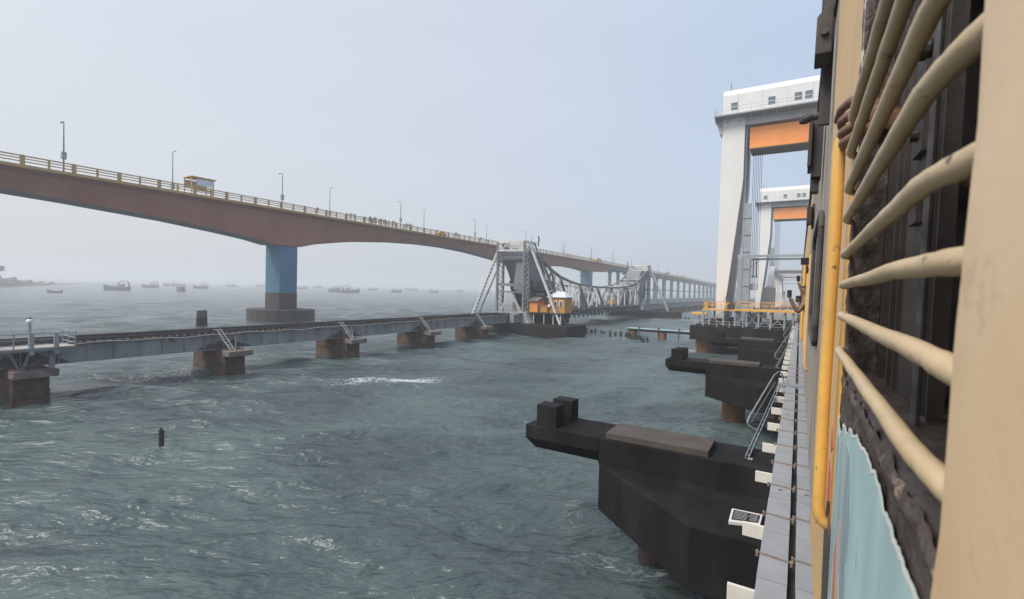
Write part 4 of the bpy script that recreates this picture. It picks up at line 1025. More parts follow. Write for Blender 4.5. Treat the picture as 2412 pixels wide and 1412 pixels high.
# machinery and cabinets on the platform
o = N_empty('machine_cabinet', (-4.6, 64.8, 5.4), 'pale grey machine cabinet behind the platform trestle', 'cabinet')
g = MB(True); g.box((-5.6, 64.2, 5.4), (-4.1, 66.2, 7.05)); g.build('body', M_whitegrey, o, bevel=.03)
g = MB(True); g.box((-5.45, 64.14, 5.55), (-4.9, 64.2, 6.9)); g.box((-4.82, 64.14, 5.55), (-4.25, 64.2, 6.9)); g.build('door', M_midgrey, o)
o = N_empty('winch', (-6.9, 62.0, 7.2), 'dark winch drum between platform railings at the mast foot', 'winch')
g = MB(True); g.tube([(-6.9, 61.6, 7.55), (-6.9, 62.4, 7.55)], .3, 16); g.tube([(-6.9, 61.5, 7.55), (-6.9, 61.6, 7.55)], .42, 16); g.build('drum', M_darkmetal, o)
g = MB(True); g.prism([(-7.35, 7.21), (-6.45, 7.21), (-6.75, 7.6), (-7.05, 7.6)], 'y', 61.4, 61.5); g.prism([(-7.35, 7.21), (-6.45, 7.21), (-6.75, 7.6), (-7.05, 7.6)], 'y', 62.45, 62.55); g.build('stand', M_darkmetal, o)
o = N_empty('side_girder', (-1.5, 66, 5.6), 'white approach girder end beneath the yellow platform', 'girder')
g = MB(True); g.box((-3.3, 65.5, 6.1), (-.2, 72, 6.95)); g.build('web', M_whitegrey, o)
g = MB(True); g.box((-3.4, 65.4, 5.98), (-.2, 72, 6.09)); g.build('flange', M_darkmetal, o)
# small yellow topped float/pontoon platform beyond the main pier
o = N_empty('service_stage', (-12.2, 68, 5.4), 'small yellow topped service stage at the left edge of the platform', 'platform')
g = MB(True); g.box((-12.2, 66.4, 6.25), (-10.4, 68.5, 6.5)); g.build('deck', M_yellow, o)
g = MB(True)
for x in (-12.1, -11.5, -10.9, -10.45):
    for y in (66.5, 68.4): g.box((x-.06, y-.06, 4.9), (x+.06, y+.06, 6.25))
g.bar((-12.1, 66.5, 5.6), (-10.4, 66.5, 5.6), .06, .06); g.bar((-12.1, 66.5, 5.0), (-10.6, 66.5, 5.0), .1, .1); g.build('legs', M_midgrey, o)

# ------------------------------------------------------------------ overhead line portals
def portal(y, lab, x0=-5.9, x1=8.5, zt=13.3, z0=5.4):
    o = N_empty('overhead_portal', (x0, y, z0), lab, 'overhead line portal', 'overhead line portals along the new track')
    for x, d in ((x0, 1), (x1, -1)):
        g = MB(True); g.box((x-.22, y-.2, z0), (x+.22, y+.2, zt)); g.build('mast', M_midgrey if y < 65 else M_whitegrey, o, bevel=.02)
        g = MB(True); g.bar((x+.2*d, y, zt-1.1), (x+1.3*d, y, zt-.15), .08, .08); g.build('knee_brace', M_midgrey, o)
    g = MB(True); g.box((x0-.3, y-.14, zt-.05), (x1+.3, y+.14, zt+.2)); g.build('beam', M_midgrey, o)
    g = MB(True); g.box((-1.0+1.3, y-.1, zt-1.2), (-.9+1.3, y+.1, zt-.05)); g.bar((.35, y, zt-1.1), (1.3, y, zt-.9), .04, .04); g.build('drop_arm', M_midgrey, o)
    return o
portal(60.0, 'near grey portal beam crossing the track before the white tower')
portal(75.8, 'second overhead portal just behind the near white tower', x0=-6.3, zt=14.0, z0=5.5)
portal(137, 'small distant portal framed under the lift span', x0=-5.2, x1=7.8, zt=13.5)
portal(190, 'farthest faint overhead portal beyond the lift towers', x0=-5, x1=7.6, zt=13.2)
for i, y in enumerate((153, 169, 185)):
    c = copy_tree(P1); c.location = S((1.3, y, 2.18)); c['label'] = 'faint hammerhead pier beyond the far lift tower, %s one' % ORD[i]

# ------------------------------------------------------------------ shore on the left
def build_land():
    n1, n2 = 60, 14; A = Vector((-500, 88, 0)); B = Vector((-1000, 300, 0)); d = (B-A).normalized(); back = Vector((-d.y, d.x, 0))
    if back.x > 0: back = -back
    vs = []
    for i in range(n1):
        t = i/(n1-1); p = A.lerp(B, t); s_ = t*(B-A).length
        H = max(0.0, 11.5*max(0, 1-t*1.6)**.9+3.4*(1-t)+.5)
        for j in range(n2):
            u = j/(n2-1); wob = mnoise.noise(Vector((s_*.03, j*.6, 0)))
            hgt = H*(min(1, u*2.6)**.7)*(1+.22*wob)-.5*(u == 0) if u < .75 else H*(1-u)*4*.9
            q = p+back*(u*70*(1.1-t))+back*wob*5
            vs.append((q.x, q.y, hgt if j else -.6))
    fs = [(i*n2+j, (i+1)*n2+j, (i+1)*n2+j+1, i*n2+j+1) for i in range(n1-1) for j in range(n2-1)]
    g = MB(); g.add(vs, fs); o = g.build('shore_terrain', M_land); o['kind'] = 'structure'; o['label'] = 'low hazy spit of land on the left horizon'
build_land()
def tree(loc, h, lab):
    o = empty('tree', loc, lab, 'tree'); x, y, z = loc; rd = random.Random(5)
    g = MB(); g.tube([(x, y, z), (x+.3, y, z+h*.35), (x, y+.2, z+h*.7)], [.5, .35, .15], 8)
    for a in range(5):
        th = a*1.3; g.tube([(x+.2, y, z+h*.4), (x+math.cos(th)*h*.3, y+math.sin(th)*h*.3, z+h*.75)], [.2, .06], 5)
    g.build('trunk', M_bark, o)
    g = MB()
    for c in range(26):
        th = rd.uniform(0, 6.28); rr = h*.40*math.sqrt(rd.random()); cz = z+h*(.62+.34*rd.random()); cc = Vector((x+rr*math.cos(th), y+rr*math.sin(th), cz))
        for k in range(46):
            p = cc+Vector((rd.gauss(0, h*.065), rd.gauss(0, h*.065), rd.gauss(0, h*.045))); a = Vector((rd.uniform(-1, 1), rd.uniform(-1, 1), rd.uniform(-1, 1))).normalized()*.35; b_ = a.cross(Vector((rd.uniform(-1, 1), 1, rd.uniform(-1, 1)))).normalized()*.28
            g.add([p-a, p-b_*.6, p+a, p+b_], [(0, 1, 2, 3)])
    g.build('crown', M_leaf, o)
tree((-566, 118, 8.2), 9.5, 'round crowned tree standing on the hazy shore at left edge')
tree((-585, 112, 8.2), 7.5, 'smaller tree half cut off at the left edge of the picture')
for i, (t, hh, ww) in enumerate([(.14, 3.6, 9), (.24, 2.8, 7), (.34, 3.0, 10), (.47, 2.4, 8), (.58, 2.6, 9), (.70, 2.2, 7)]):
    p = Vector((-500, 88, 0)).lerp(Vector((-1000, 300, 0)), t)+Vector((-6, -9, 0)); zb = max(1.6, 9*max(0, 1-t*1.6)**.9+2*(1-t))
    o = empty('shed', (p.x, p.y, zb), 'low grey shed on the hazy shore, %s from the left' % ORD[i], 'shed', 'sheds on the shore')
    g = MB(); g.box((p.x-ww*.5, p.y-2, zb-2), (p.x+ww*.5, p.y+2, zb+hh*.7)); g.build('wall', M_boatdeck, o)
    g = MB(); g.prism([(p.y-2.5, zb+hh*.7), (p.y+2.5, zb+hh*.7), (p.y, zb+hh*1.1)], 'x', p.x-ww*.55, p.x+ww*.55); g.build('roof', M_oldsteel, o)

# ------------------------------------------------------------------ fishing boats
def trawler(hull_mat):
    o = empty('fishing_boat', (0, 0, 0), 'x', 'fishing boat', 'fishing boats at anchor in the haze')
    L_ = 20.0; st = []
    for i in range(13):
        t = i/12; x = -L_/2+L_*t
        bw = 3.0*(math.sin(math.pi*min(1, .28+t*.72))**.55) if t > .02 else 2.3
        if t > .65: bw = 3.0*max(.03, 1-((t-.65)/.36)**1.8)
        sh = 3.0+1.1*(2*t-.85)**2+(1.5*max(0, t-.7)*2.4)
        rake = 1.6*max(0, t-.8)*5*.35
        st.append([(x, 0, -.8), (x, bw*.62, -.35), (x+rake*.4, bw*.92, .9), (x+rake, bw, sh), (x+rake, bw*.9, sh), (x+rake*.9, bw*.86, sh-.8), (x+rake*.9, -bw*.86, sh-.8), (x+rake, -bw*.9, sh), (x+rake, -bw, sh), (x+rake*.4, -bw*.92, .9), (x, -bw*.62, -.35)])
    g = MB(); g.loft(st); h_ = g.build('hull', hull_mat, o)
    g = MB()
    for sg in (1, -1):
        for a, b_ in zip(st, st[1:]):
            pa, pb = a[3 if sg > 0 else 8], b_[3 if sg > 0 else 8]; g.bar((pa[0], pa[1], pa[2]-.9), (pb[0], pb[1], pb[2]-.9), .15, .4)
    g.build('rubbing_strake', M_boatdeck, h_)
    g = MB(); g.box((-5.5, -1.7, 2.2), (-1.5, 1.7, 5.4)); g.box((-6.0, -2.0, 5.4), (-1.0, 2.0, 5.65)); cb_ = g.build('wheelhouse', M_boatdeck, o)
    for y in (-1.0, .3):
        g = MB(); g.box((-1.5, y, 4.1), (-1.44, y+.8, 5.0)); g.build('window', M_glassdark, cb_)
    g = MB()
    for x in (-8.6, -4.6): 
        g.tube([(x, 2.3*math.cos(t)*1.0, 2.9+6.0*math.sin(t)**.8 if math.sin(t) > 0 else 2.9) for t in np.linspace(0.0, math.pi, 13)], .15, 6)
    arch = [(-9.2+1.6*0, 0, 0)]
    g.tube([(-9.4+9.0*(1-math.cos(t))/2, 2.2, 3.1+6.2*math.sin(t)**.7) for t in np.linspace(.02, math.pi-.02, 14)], .2, 6)
    g.tube([(-9.4+9.0*(1-math.cos(t))/2, -2.2, 3.1+6.2*math.sin(t)**.7) for t in np.linspace(.02, math.pi-.02, 14)], .2, 6)
    g.build('hoop_frame', M_darkmetal, o)
    g = MB(); g.tube([(.8, 0, 2.4), (.8, 0, 8.2)], [.14, .07], 6); g.tube([(.8, 0, 7.2), (5.8, 0, 4.2)], .05, 5); g.tube([(9.4, 0, 5.2), (.8, 0, 8.0)], .03, 4); g.build('mast', M_darkmetal, o)
    g = MB(); rd = random.Random(4)
    for i in range(9):
        x = rd.uniform(0, 7.5); y = rd.uniform(-1.6, 1.6); g.box((x, y, 2.4), (x+rd.uniform(.5, 1.2), y+rd.uniform(.5, 1), 2.9+rd.uniform(.3, 1.6)))
    g.build('deck_gear', M_boatdeck, o)
    return o
protos = [trawler(M_hull[i]) for i in range(2)]
boats = [(-491, 172, 4.25, 1.0, 'largest anchored trawler with tall hoop, left of the blue pier'),
 (-682, 272, 4.5, .95, 'hooped trawler second from left behind the largest boat'),
 (-943, 407, 4.3, 1.2, 'faint trawler just behind the end-on boat left of the pier'),
 (-458, 205, 3.05, .85, 'dark trawler seen nearly end-on left of the blue pier'),
 (-664, 321, 4.3, .95, 'trawler lying right of the end-on boat'),
 (-781, 551, 4.1, 1.0, 'first hazy trawler just right of the blue pier'),
 (-800, 640, .9, .95, 'second hazy trawler right of the blue pier'),
 (-458, 388, .78, 1.1, 'nearest trawler between the pier and the bascule tower, bow right'),
 (-500, 400, 3.95, 1.0, 'trawler lying against the left side of the nearest bow right boat'),
 (-737, 679, .9, .95, 'faint trawler right of the paired boats'),
 (-516, 521, .8, .9, 'low trawler with pale cabin midway to the bascule tower'),
 (-700, 760, 3.8, .95, 'faint trawler behind and right of the midway boat'),
 (-510, 599, .75, .85, 'trawler with fainter neighbour left of the raking leg'),
 (-648, 850, .7, .9, 'small faint boat close to the raking leg'),
 (-572, 850, .6, .8, 'faintest boat beside the foot of the raking leg'),
 (-1010, 755, 4.1, 1.2, 'washed out trawler at left in the farthest row'),
 (-860, 910, .8, 1.1, 'washed out trawler in the middle of the farthest row'),
 (-960, 520, 4.2, 1.0, 'ghostly boat just left of the blue pier in the haze'),
 (-1060, 640, 4.2, 1.1, 'ghostly boat directly behind the blue pier in the haze')]
for i, (x, y, rz, sc_, lab) in enumerate(boats):
    b_ = protos[i] if i < 2 else copy_tree(protos[i % 2])
    place(b_, None, (x, y, .1), lab, rz, sc_*.86)
def skiff(x, y, rz, lab):
    o = empty('skiff', (0, 0, 0), lab, 'small boat'); st = []
    for i in range(9):
        t = i/8; xx = -2.6+5.2*t; bw = .8*(1-max(0, (t-.5)/.52)**2); sh = .75+.75*max(0, t-.45)**1.2*2
        st.append([(xx, 0, -.2), (xx, bw*.7, 0), (xx, bw, sh), (xx, bw*.88, sh), (xx, bw*.6, .3), (xx, -bw*.6, .3), (xx, -bw*.88, sh), (xx, -bw, sh), (xx, -bw*.7, 0)])
    g = MB(); g.loft(st); g.build('hull', M_oldsteel, o)
    g = MB(); g.box((-2.75, -.2, .3), (-2.4, .2, 1.35)); g.build('outboard_motor', M_darkmetal, o)
    o.location = (x, y, 0); o.rotation_euler = (0, 0, rz); o.scale = (1.35, 1.35, 1.35); return o
skiff(-388.6, 104.8, 3.6+.5, 'small open skiff with outboard alone in the left foreground haze')
skiff(-944, 300, 3.6, 'tiny skiff between the spit of land and the largest trawler')

# ------------------------------------------------------------------ the train
TILT = R(.92)
PIV = (.105, 0, 9.0)
def coach_root(lab, name='passenger_coach'):
    o = empty(name, PIV, lab, 'train coach'); o.rotation_euler = (0, TILT, 0); return o
ZB, ZT = 7.8, 10.83
co = coach_root('nearest cream and yellow train coach with barred window and torn teal paint')
def noisy_strip(rows, cols, fn, amp, sc_, seed=0):
    """grid surface fn(u,v)->point with noise displacement along fn's normal"""
    vs = []
    for i in range(rows+1):
        for j in range(cols+1):
            u, v = i/rows, j/cols; p = Vector(fn(u, v)); e_ = 1e-3
            n_ = (Vector(fn(min(1, u+e_), v))-Vector(fn(max(0, u-e_), v))).cross(Vector(fn(u, min(1, v+e_)))-Vector(fn(u, max(0, v-e_))))
            n_ = n_.normalized() if n_.length > 0 else Vector((0, 0, 1))
            k = mnoise.fractal(p*sc_+Vector((seed, 0, 0)), 1.0, 2.0, 4)
            vs.append(p+n_*amp*k)
    fs = [(i*(cols+1)+j, (i+1)*(cols+1)+j, (i+1)*(cols+1)+j+1, i*(cols+1)+j+1) for i in range(rows) for j in range(cols)]
    g = MB(); g.add(vs, fs); return g
# near pillar, a separate proud panel with a slightly wavy rounded edge
def pillar_fn(u, v):
    z = ZB+(ZT-ZB)*u; ye = .004+interp(z, [(8.0, .50), (8.7, .478), (8.78, .462), (8.83, .447), (8.95, .443), (9.02, .434), (9.11, .423), (9.6, .417)])
    if v < .2: a = v/.2*math.pi/2; return (.112-.020*math.sin(a), ye-.012*(1-math.cos(a)), z)
    return (.092-.001*math.sin((v-.2)*7), ye-.012-(v-.2)/.8*2.4, z)
g = noisy_strip(120, 60, pillar_fn, .0009, 9); g.build('window_pillar', M_cream, co, smooth=True)
for z_ in (8.52, 9.62):
    g2 = MB(); g2.tube([(.0885, .33, z_), (.0925, .33, z_)], .006, 10); g2.build('screw_head', M_cream, co)
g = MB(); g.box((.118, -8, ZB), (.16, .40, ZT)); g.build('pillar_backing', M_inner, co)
# below the window: dark old wall, over it the teal sheet with a torn upper edge
g = MB(); g.box((.1075, .40, ZB), (.15, 1.47, 8.70)); g.build('lower_wall', M_grime, co)
edge = []; rd = random.Random(11); ye = 1.452
y = 1.452
while y > .42:
    t = (1.452-y)/1.0; base = interp(y, [(.40, 8.742), (.50, 8.745), (.59, 8.742), (.70, 8.752), (.80, 8.761), (.89, 8.765), (1.12, 8.744), (1.20, 8.722), (1.315, 8.711), (1.37, 8.675), (1.452, 8.70)])+mnoise.noise(Vector((y*16, 0, 3)))*.010
    edge.append((y, base+mnoise.noise(Vector((y*70, 2, 3)))*.005+mnoise.noise(Vector((y*34, 7, 3)))*.006+rd.uniform(-.0007, .0007))); y -= .006
g = MB(); g.prism([(1.452, ZB), (.40, ZB)]+[(e_[0], e_[1]) for e_ in reversed(edge)], 'x', .0985, .0997); tp = g.build('teal_sheet', M_tealcoach, co)
g = MB()
for a, b_ in zip(edge, edge[1:]):
    k = .004+.004*abs(mnoise.noise(Vector((a[0]*30, 1, 0)))); g.add([(.0982, a[0], a[1]+.001), (.0982, b_[0], b_[1]+.001), (.0978, b_[0], b_[1]-k), (.0978, a[0], a[1]-k)], [(0, 1, 2, 3)])
g.build('torn_paint_edge', M_block, tp)
g = MB(); g.prism([(1.452, ZB), (1.452, 8.665), (1.36, 8.655), (1.20, 8.70), (1.10, 8.69), (1.06, 8.60), (1.085, 8.50), (1.05, 8.42), (1.07, 8.3), (1.03, 8.2), (1.06, 8.1), (1.0, 7.95), (1.0, ZB)], 'x', .0978, .0984); g.build('scuffed_paint', M_bluegrey, tp)
g = MB(); g.prism([(1.36, ZB), (1.38, 8.30), (1.33, 8.40), (1.28, 8.50), (1.24, 8.52), (1.20, 8.42), (1.14, 8.34), (1.12, 8.2), (1.10, ZB)], 'x', .0970, .0977); g.build('rust_patch', M_rustpatch, tp)
def sill_fn(u, v):
    y = .40+1.055*u
    if v < .35: return (.1045, y, 8.665+.13*v/.35)
    if v < .55: a = (v-.35)/.2*math.pi/2; return (.1045+.022*(1-math.cos(a)), y, 8.795+.022*math.sin(a))
    return (.1265+(v-.55)/.45*.16, y, 8.817)
g = noisy_strip(220, 70, sill_fn, .0042, 26, 2); g.build('window_sill', [M_grime], co, smooth=True)
def sill2_fn(u, v):
    y = .42+1.02*u; w_ = .012+.007*mnoise.noise(Vector((y*11, 5, 0))); return (.104-.0035*math.sin(v*math.pi), y, 8.775+.03*v*(1+.6*mnoise.noise(Vector((y*17, 0, 8)))))
g = noisy_strip(220, 8, sill2_fn, .0035, 40, 7); g.build('cracked_putty', M_sillmid, co, smooth=True)
g = MB(); g.box((.13, .40, 8.78), (.48, 1.46, 8.812)); g.bar((.2, .42, 8.816), (.2, 1.44, 8.816), .004, .006); g.build('sill_board', M_innerbrown, co)
# far jamb of the window
def jamb_fn(u, v):
    z = 8.70+1.30*u
    if v < .3: return (.1035+.0, 1.478-.03*v/.3, z)
    return (.1035+(v-.3)/.7*.065, 1.448-.004*math.sin(v*5), z)
g = noisy_strip(160, 16, jamb_fn, .0045, 24, 4); g.build('window_jamb', M_grime, co, smooth=True)
g = MB(); g.box((.1045, .40, 9.97), (.15, 1.48, ZT)); g.build('upper_wall', M_ambercoach, co)
g = MB(); g.box((.1035, 1.445, 9.30), (.1065, 1.475, 9.98)); g.build('pale_trim', M_oldlight, co)
# bars
zs = [8.868, 8.955, 9.029, 9.102, 9.190, 9.263, 9.351, 9.436]
for i, z in enumerate(zs):
    rd = random.Random(i); dz = -.012 if i < 2 else .0
    pts = [(.120, .405, z+dz*1.2-.002), (.1085, .44, z+dz), (.1015, .475, z+dz*.7), (.094, .52, z+dz*.25), (.090, .57, z), (.0895, .70, z+rd.uniform(-.0012, .0012)), (.0895, .9, z), (.0895, 1.15, z+rd.uniform(-.0012, .0012)), (.0895, 1.36, z), (.0905, 1.42, z), (.0955, 1.445, z+.001), (.106, 1.458, z), (.118, 1.462, z)]
    # finer path with slight wobble
    fine = []
    for a, b_ in zip(pts, pts[1:]):
        for k in range(4): p = Vector(a).lerp(Vector(b_), k/4); n_ = mnoise.noise_vector(p*14+Vector((i*3, 0, 0)))*.0009; fine.append(p+n_)
    fine.append(Vector(pts[-1]))
    rr = [(.0100 if p.y > .5 else .0110)*(1+.06*mnoise.noise(p*60+Vector((0, i, 0)))) for p in fine]
    g = MB(); g.tube(fine, rr, 16); g.build('window_bar', M_bar, co, smooth=True)
# inside the window: shutter guides and shutter
g = MB()
for y, x, wd in ((1.40, .165, .022), (1.24, .16, .012), (1.205, .165, .008), (.985, .165, .012), (.93, .17, .006)):
    g.box((x, y-wd/2, 8.81), (x+.02, y+wd/2, 9.97))
g.build('shutter_guide', M_innerbrown, co)
g = MB(); g.box((.172, 1.03, 8.815), (.178, 1.20, 9.97)); g.box((.160, 1.035, 9.13), (.172, 1.10, 9.19)); g.box((.162, 1.035, 9.25), (.172, 1.11, 9.40)); sh = g.build('shutter', M_innerbrown, co)
for x_, z_, r_ in ((.150, 9.345, .014), (.146, 9.43, .018), (.150, 9.285, .012)):
    g = MB(); g.tube([(x_, 1.072, z_), (.17, 1.072, z_)], r_, 12); g.build('bolt', M_innerbrown, sh)
g = MB(); g.tube([(.15, .885, 8.81), (.15, .875, 9.97)], .0055, 8); g.build('inner_rod', mat('scratched dark rod', (.05, .05, .055), (.09, .085, .085), scale=30, rough=.4), co)
# interior box, dark
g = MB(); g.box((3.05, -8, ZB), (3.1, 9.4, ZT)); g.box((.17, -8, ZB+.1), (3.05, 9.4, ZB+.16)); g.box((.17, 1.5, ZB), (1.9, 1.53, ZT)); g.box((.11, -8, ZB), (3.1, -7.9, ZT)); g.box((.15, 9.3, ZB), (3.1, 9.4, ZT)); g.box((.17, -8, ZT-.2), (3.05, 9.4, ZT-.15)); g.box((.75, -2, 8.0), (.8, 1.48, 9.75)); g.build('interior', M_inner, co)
g = MB(); prof = [(.105, ZT), (.20, ZT+.25), (.6, ZT+.55), (1.6, ZT+.72), (2.6, ZT+.55), (3.0, ZT+.25), (3.1, ZT)]; g.prism(prof, 'y', -8, 9.4); g.build('roof', M_oldsteel, co)
g = MB(); g.box((.102, -8, ZT-.035), (.118, 9.4, ZT+.05)); g.box((.06, 3.3, ZT-.03), (.11, 9.4, ZT+.02)); g.build('drip_rail', M_darkmetal, co)
# wall beyond the window
g = MB(); g.box((.1055, 1.47, ZB), (.15, 2.95, ZT-.03)); g.build('side_wall', M_ambercoach, co)
g = MB(); g.box((.1005, 1.478, ZB), (.1055, 1.585, 9.26)); g.build('edge_strip', M_pole, co, bevel=.001)
g = MB(); g.box((.104, 2.9, ZB), (.15, 2.98, ZT)); g.build('door_edge', M_creamstreak, co)
for zz0, zz1, y0_, y1_ in ((8.27, 8.50, 1.66, 1.80), (8.53, 8.62, 1.67, 1.76), (8.05, 8.60, 2.3, 2.5)):
    g = MB(); g.prism([(y0_, zz0+.03), (y0_+.06, zz0), (y1_, zz0+.02), (y1_-.02, zz1), (y0_+.04, zz1-.02)], 'x', .1042, .1054); g.build('red_patch', M_red, co)
g = MB(); g.box((.115, 2.98, ZB), (.15, 9.4, ZT)); g.build('worn_wall', M_creamstreak, co)
def handle(parent, x, y, z0, z1, r_, xin=.112, mt=None, nm='grab_pole'):
    pts = [(xin, y-.012, z1), (x+.018, y-.008, z1), (x+.008, y-.004, z1-.004), (x+.002, y, z1-.014), (x, y, z1-.032)]
    for t in np.linspace(0, 1, 10)[1:-1]: pts.append((x+.0015*math.sin(t*7), y, lerp(z1-.032, z0+.05, t)))
    pts += [(x, y, z0+.05), (x+.003, y, z0+.022), (x+.012, y, z0+.006), (xin, y, z0-.012)]
    g = MB(); g.tube(pts, r_, 18); return g.build(nm, mt or M_pole, parent, smooth=True)
handle(co, .0725, 1.55, 8.38, 9.425, .0148)
g = MB(); g.prism([(1.45, 8.38), (1.62, 8.42), (1.66, 8.30), (1.60, 8.10), (1.50, 7.95), (1.46, 8.05)], 'x', .094, .1045); g.build('bent_bracket', M_rubber, co)
# fixtures up the side seen in silhouette
g = MB(); g.prism([(.008, 10.30), (.085, 10.30), (.085, 10.56), (.055, 10.56), (.010, 10.50)], 'y', 3.05, 3.25); bx_ = g.build('hinge_box', M_rubber, co, bevel=.006)
g = MB(); g.tube([(.045, 3.03, 10.41), (.045, 3.05, 10.41)], .018, 14); g.build('bolt', M_rubber, bx_)
g = MB(); g.box((.03, 3.1, 10.56), (.09, 3.16, 10.9)); g.box((.045, 3.3, 10.0), (.10, 3.34, 10.6)); g.build('hinge_strap', M_darkmetal, co)
g = MB(); g.box((.006, 4.5, 10.02), (.03, 4.7, 10.40)); g.box((.03, 4.5, 9.95), (.10, 4.7, 10.42)); g.box((.03, 4.55, 9.84), (.09, 4.66, 9.95)); g.build('door_catch', M_darkmetal, co, bevel=.006)
g = MB(); g.box((.002, 4.44, 10.03), (.028, 4.5, 10.39)); g.build('catch_plate', M_innerbrown, co, bevel=.004)
g = MB(); g.tube([(.10, 3.7, 10.19), (.02, 3.7, 10.17)], .022, 12); g.tube([(.02, 3.7, 10.18), (-.03, 3.7, 10.16), (-.055, 3.7, 10.145)], [.026, .03, .01], 12); g.build('marker_lamp', M_darkmetal, co)
g = MB(); g.box((.03, 7.0, 9.90), (.085, 7.15, 10.12)); g.box((.085, 7.05, 9.87), (.11, 7.3, 10.16)); g.build('number_bracket', M_innerbrown, co, bevel=.006)
# second window: rubber frame loop with dark glass
loop = []
for (y, z) in ((3.62, 9.44), (3.66, 9.52), (3.78, 9.56), (5.2, 9.56), (5.35, 9.52), (5.4, 9.44), (5.4, 8.82), (5.35, 8.72), (5.2, 8.68), (3.78, 8.68), (3.66, 8.72), (3.62, 8.82), (3.62, 9.44)): loop.append((.098, y, z))
g = MB(); g.tube(loop, .017, 8); wf = g.build('window_seal', M_rubber, co)
g = MB(); g.box((.110, 3.66, 8.72), (.1148, 5.36, 9.54)); g.build('window_glass', M_glassgrey, wf)
g = MB(); g.box((.096, 4.3, 8.74), (.11, 4.36, 9.5)); g.build('window_slide', M_rubber, wf)
handle(co, .080, 5.75, 8.25, 9.42, .013, mt=M_ambercoach, nm='door_handle')
handle(co, .082, 7.4, 8.30, 9.30, .013, mt=M_ambercoach, nm='door_handle')
# next coaches
c2 = coach_root('second train coach beyond the first, with people leaning out of it')
y0_, y1_ = 9.9, 30.0
g = MB(); g.prism([(.105, ZB), (.105, ZT), (.20, ZT+.25), (.6, ZT+.55), (1.6, ZT+.72), (2.6, ZT+.55), (3.0, ZT+.25), (3.1, ZT), (3.1, ZB)], 'y', y0_, y1_); g.build('body', M_ambercoach, c2)
g = MB(); g.box((.07, y0_, ZT-.03), (.11, y1_, ZT+.03)); g.build('drip_rail', M_darkmetal, c2)
for yy in np.arange(12.2, 29, 1.9):
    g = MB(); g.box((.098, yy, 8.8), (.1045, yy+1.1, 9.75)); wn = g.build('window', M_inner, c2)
    g = MB()
    for z in np.arange(8.88, 9.7, .1): g.bar((.09, yy, z), (.09, yy+1.1, z), .018, .018)
    g.build('window_bars', M_bar, wn)
for yy in (10.4, 11.3): handle(c2, .06, yy, 8.2, 9.6, .02, .104, nm='door_handle')
for i in range(5):
    c = copy_tree(c2); c.location = (PIV[0]+.0, PIV[1]+20.5*(i+1), PIV[2]); c['label'] = 'distant train coach, %s one beyond the people leaning out' % ORD[i]
g = MB(); g.box((.5, -8, 6.3), (2.7, 150, 7.75)); uf = g.build('underframe', M_inner, loc=(1.6, 0, 5.07))
tag(uf, 'dark underframe and brake gear below the coaches', 'underframe')
for yy in (3, 6, 15, 18, 27):
    for x in (.66, 2.6):
        g = MB(); g.tube([(x, yy, 5.55), (x+.16, yy, 5.55)], .47, 20); g.build('wheel', M_rail, uf)

# ------------------------------------------------------------------ people in the train
def put_person(nodes, edges, mats, chooser, lab, sub=2):
    me = skin_body(nodes, edges, sub, 'person')
    for mm in mats: me.materials.append(mm)
    me.polygons.foreach_set('material_index', [chooser(p.center) for p in me.polygons])
    o = bpy.data.objects.new('person', me); COL.objects.link(o); return tag(o, lab, 'person')
# the hand curled round the window edge, with the body behind it inside the coach
nodes = [((.92, 1.10, 8.30), .16), ((.92, 1.12, 8.70), .15), ((.90, 1.15, 9.02), .13), ((.90, 1.12, 9.16), .055), ((.90, 1.14, 9.28), .085), ((.90, 1.13, 9.38), .08),
         ((.76, 1.32, 9.02), .055), ((.50, 1.42, 9.10), .042), ((.215, 1.412, 9.38), .027), ((.160, 1.410, 9.43), (.028, .018))]
edges = [(0, 1), (1, 2), (2, 3), (3, 4), (4, 5), (2, 6), (6, 7), (7, 8), (8, 9)]
fingers = [[(.140, 1.42, 9.468), (.100, 1.475, 9.498), (.080, 1.545, 9.500), (.074, 1.615, 9.488)],
           [(.140, 1.42, 9.452), (.098, 1.472, 9.462), (.080, 1.525, 9.462), (.083, 1.572, 9.456)],
           [(.140, 1.42, 9.434), (.098, 1.472, 9.430), (.081, 1.520, 9.430), (.085, 1.562, 9.426)],
           [(.142, 1.42, 9.416), (.100, 1.470, 9.402), (.083, 1.510, 9.400), (.088, 1.545, 9.397)]]
for f in fingers:
    i0 = len(nodes); nodes += [(p, r_) for p, r_ in zip(f, (.011, .0125, .0115, .0095))]; edges += [(9, i0), (i0, i0+1), (i0+1, i0+2), (i0+2, i0+3)]
i0 = len(nodes); nodes += [((.165, 1.385, 9.455), .012), ((.150, 1.36, 9.49), .011), ((.135, 1.365, 9.52), .009)]; edges += [(9, i0), (i0, i0+1), (i0+1, i0+2)]
hp = put_person(nodes, edges, [M_skin, M_cloth[0], M_hair], lambda c: 1 if (c.z < 9.08 and c.x > .4) else (2 if c.z > 9.4 and c.x > .45 else 0), 'person inside the coach whose fingers grip the far edge of the barred window', 2)
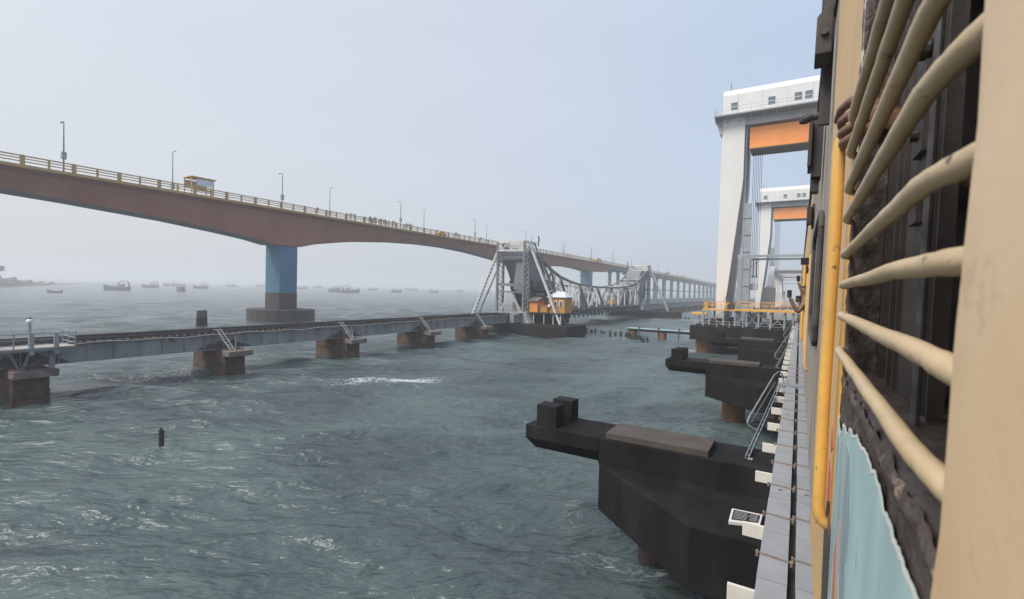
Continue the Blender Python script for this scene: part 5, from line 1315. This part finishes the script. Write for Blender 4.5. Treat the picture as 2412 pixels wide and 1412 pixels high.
# passengers leaning from the doors and windows further down
def leaner(y, z, out, arm, lab, ci):
    """torso comes out of the door at height z; arm: list of points towards the held phone, relative to the shoulder"""
    n_ = [((.30, y, z-.62), .14), ((.22, y, z-.35), .13), ((out+.10, y, z-.12), .12), ((out+.07, y, z-.02), .05), ((out+.05, y-.01, z+.08), .082), ((out+.05, y-.01, z+.17), .075)]
    e_ = [(0, 1), (1, 2), (2, 3), (3, 4), (4, 5)]
    sh_ = Vector((out+.06, y-.12, z-.14)); i0 = len(n_); n_.append((tuple(sh_), .05)); e_.append((2, i0)); last = i0
    for k, p in enumerate(arm):
        n_.append((tuple(sh_+Vector(p)), (.042, .03, .03)[min(k, 2)])); e_.append((last, len(n_)-1)); last = len(n_)-1
    wr = Vector(n_[last][0]); dirv = (wr-Vector(n_[last-1][0])).normalized()
    tips = []
    for k in range(4):
        i1 = len(n_); a = wr+dirv*.05+Vector((0, (k-1.5)*.02, 0)); b_ = a+dirv*.04+Vector((-.008, 0, .02)); n_ += [(tuple(a), .011), (tuple(b_), .009)]; e_ += [(last, i1), (i1, i1+1)]
    i1 = len(n_); n_ += [(tuple(wr+Vector((.03, 0, .03))), .012)]; e_.append((last, i1))
    fz = wr
    put_person(n_, e_, [M_skin, M_cloth[ci], M_hair], lambda c: (2 if (c.z > z+.12 and c.x > out-.05) else (1 if (c.z < z-.05 and (c-fz).length > .28) else 0)), lab, 1)
    return wr+dirv*.06
def phone(p, lab, w_=.08, h_=.15, rx=0):
    g = MB(); g.box((p.x-w_/2, p.y-.006, p.z-h_/2), (p.x+w_/2, p.y+.006, p.z+h_/2)); o = g.build('phone', M_phone, loc=p, bevel=.003); o.rotation_euler = (0, rx, 0)
    return tag(o, lab, 'phone')
p = leaner(8.0, 9.18, .10, [(-.02, -.05, .14), (-.06, -.05, .30)], 'person holding a phone upright above the others beside the coach', 3); phone(p+Vector((-.02, -.02, .09)), 'grey phone held highest beside the coach wall', .13, .10)
p = leaner(9.6, 9.02, .02, [(-.10, -.05, -.16), (-.20, -.05, .04)], 'person leaning farthest out with an arm bent up to a phone', 0); phone(p+Vector((0, -.02, .06)), 'black phone held farthest out over the yellow platform railing', .07, .13)
p = leaner(10.6, 8.98, .05, [(-.04, -.04, -.12), (-.10, -.05, .02)], 'person behind the farthest leaning one with a wide dark tablet', 2); phone(p+Vector((.04, -.02, .03)), 'wide blue grey tablet held close to the coach', .17, .12)
p = leaner(12.2, 9.22, .05, [(-.06, -.04, .0), (-.12, -.04, .16)], 'person with raised forearm seen above the phone holders', 4); phone(p+Vector((0, -.02, .08)), 'small dark phone in the uppermost raised hand', .07, .13)
p = leaner(13.4, 8.78, .04, [(-.05, -.04, -.12), (-.06, -.04, -.2)], 'lowest passenger leaning out with hanging arm', 1)
p = leaner(15.0, 9.36, .05, [(-.05, -.04, -.10), (-.06, -.04, -.2)], 'passenger leaning out far along the coach, topmost head', 4)
p = leaner(17.0, 9.06, .05, [(-.05, -.04, -.10), (-.10, -.04, .0)], 'farthest passenger leaning out of the second coach', 3)

# ------------------------------------------------------------------ haze
g = MB(); g.box((-7000, -7000, -3), (7000, 7000, 58)); hz = g.build('haze', [])
hz.data.materials.clear()
hm = bpy.data.materials.new('sea haze'); hm.use_nodes = True; n = hm.node_tree; n.nodes.clear()
out = n.nodes.new('ShaderNodeOutputMaterial'); pv = n.nodes.new('ShaderNodeVolumePrincipled')
pv.inputs['Color'].default_value = (0.965, 0.98, 0.985, 1); pv.inputs['Density'].default_value = .00098; pv.inputs['Anisotropy'].default_value = .2
n.links.new(pv.outputs[0], out.inputs['Volume']); hz.data.materials.append(hm)
hz['kind'] = 'stuff'; hz['label'] = 'pale sea haze over the whole strait'
for o in bpy.data.objects:
    if '_o' in o: del o['_o']
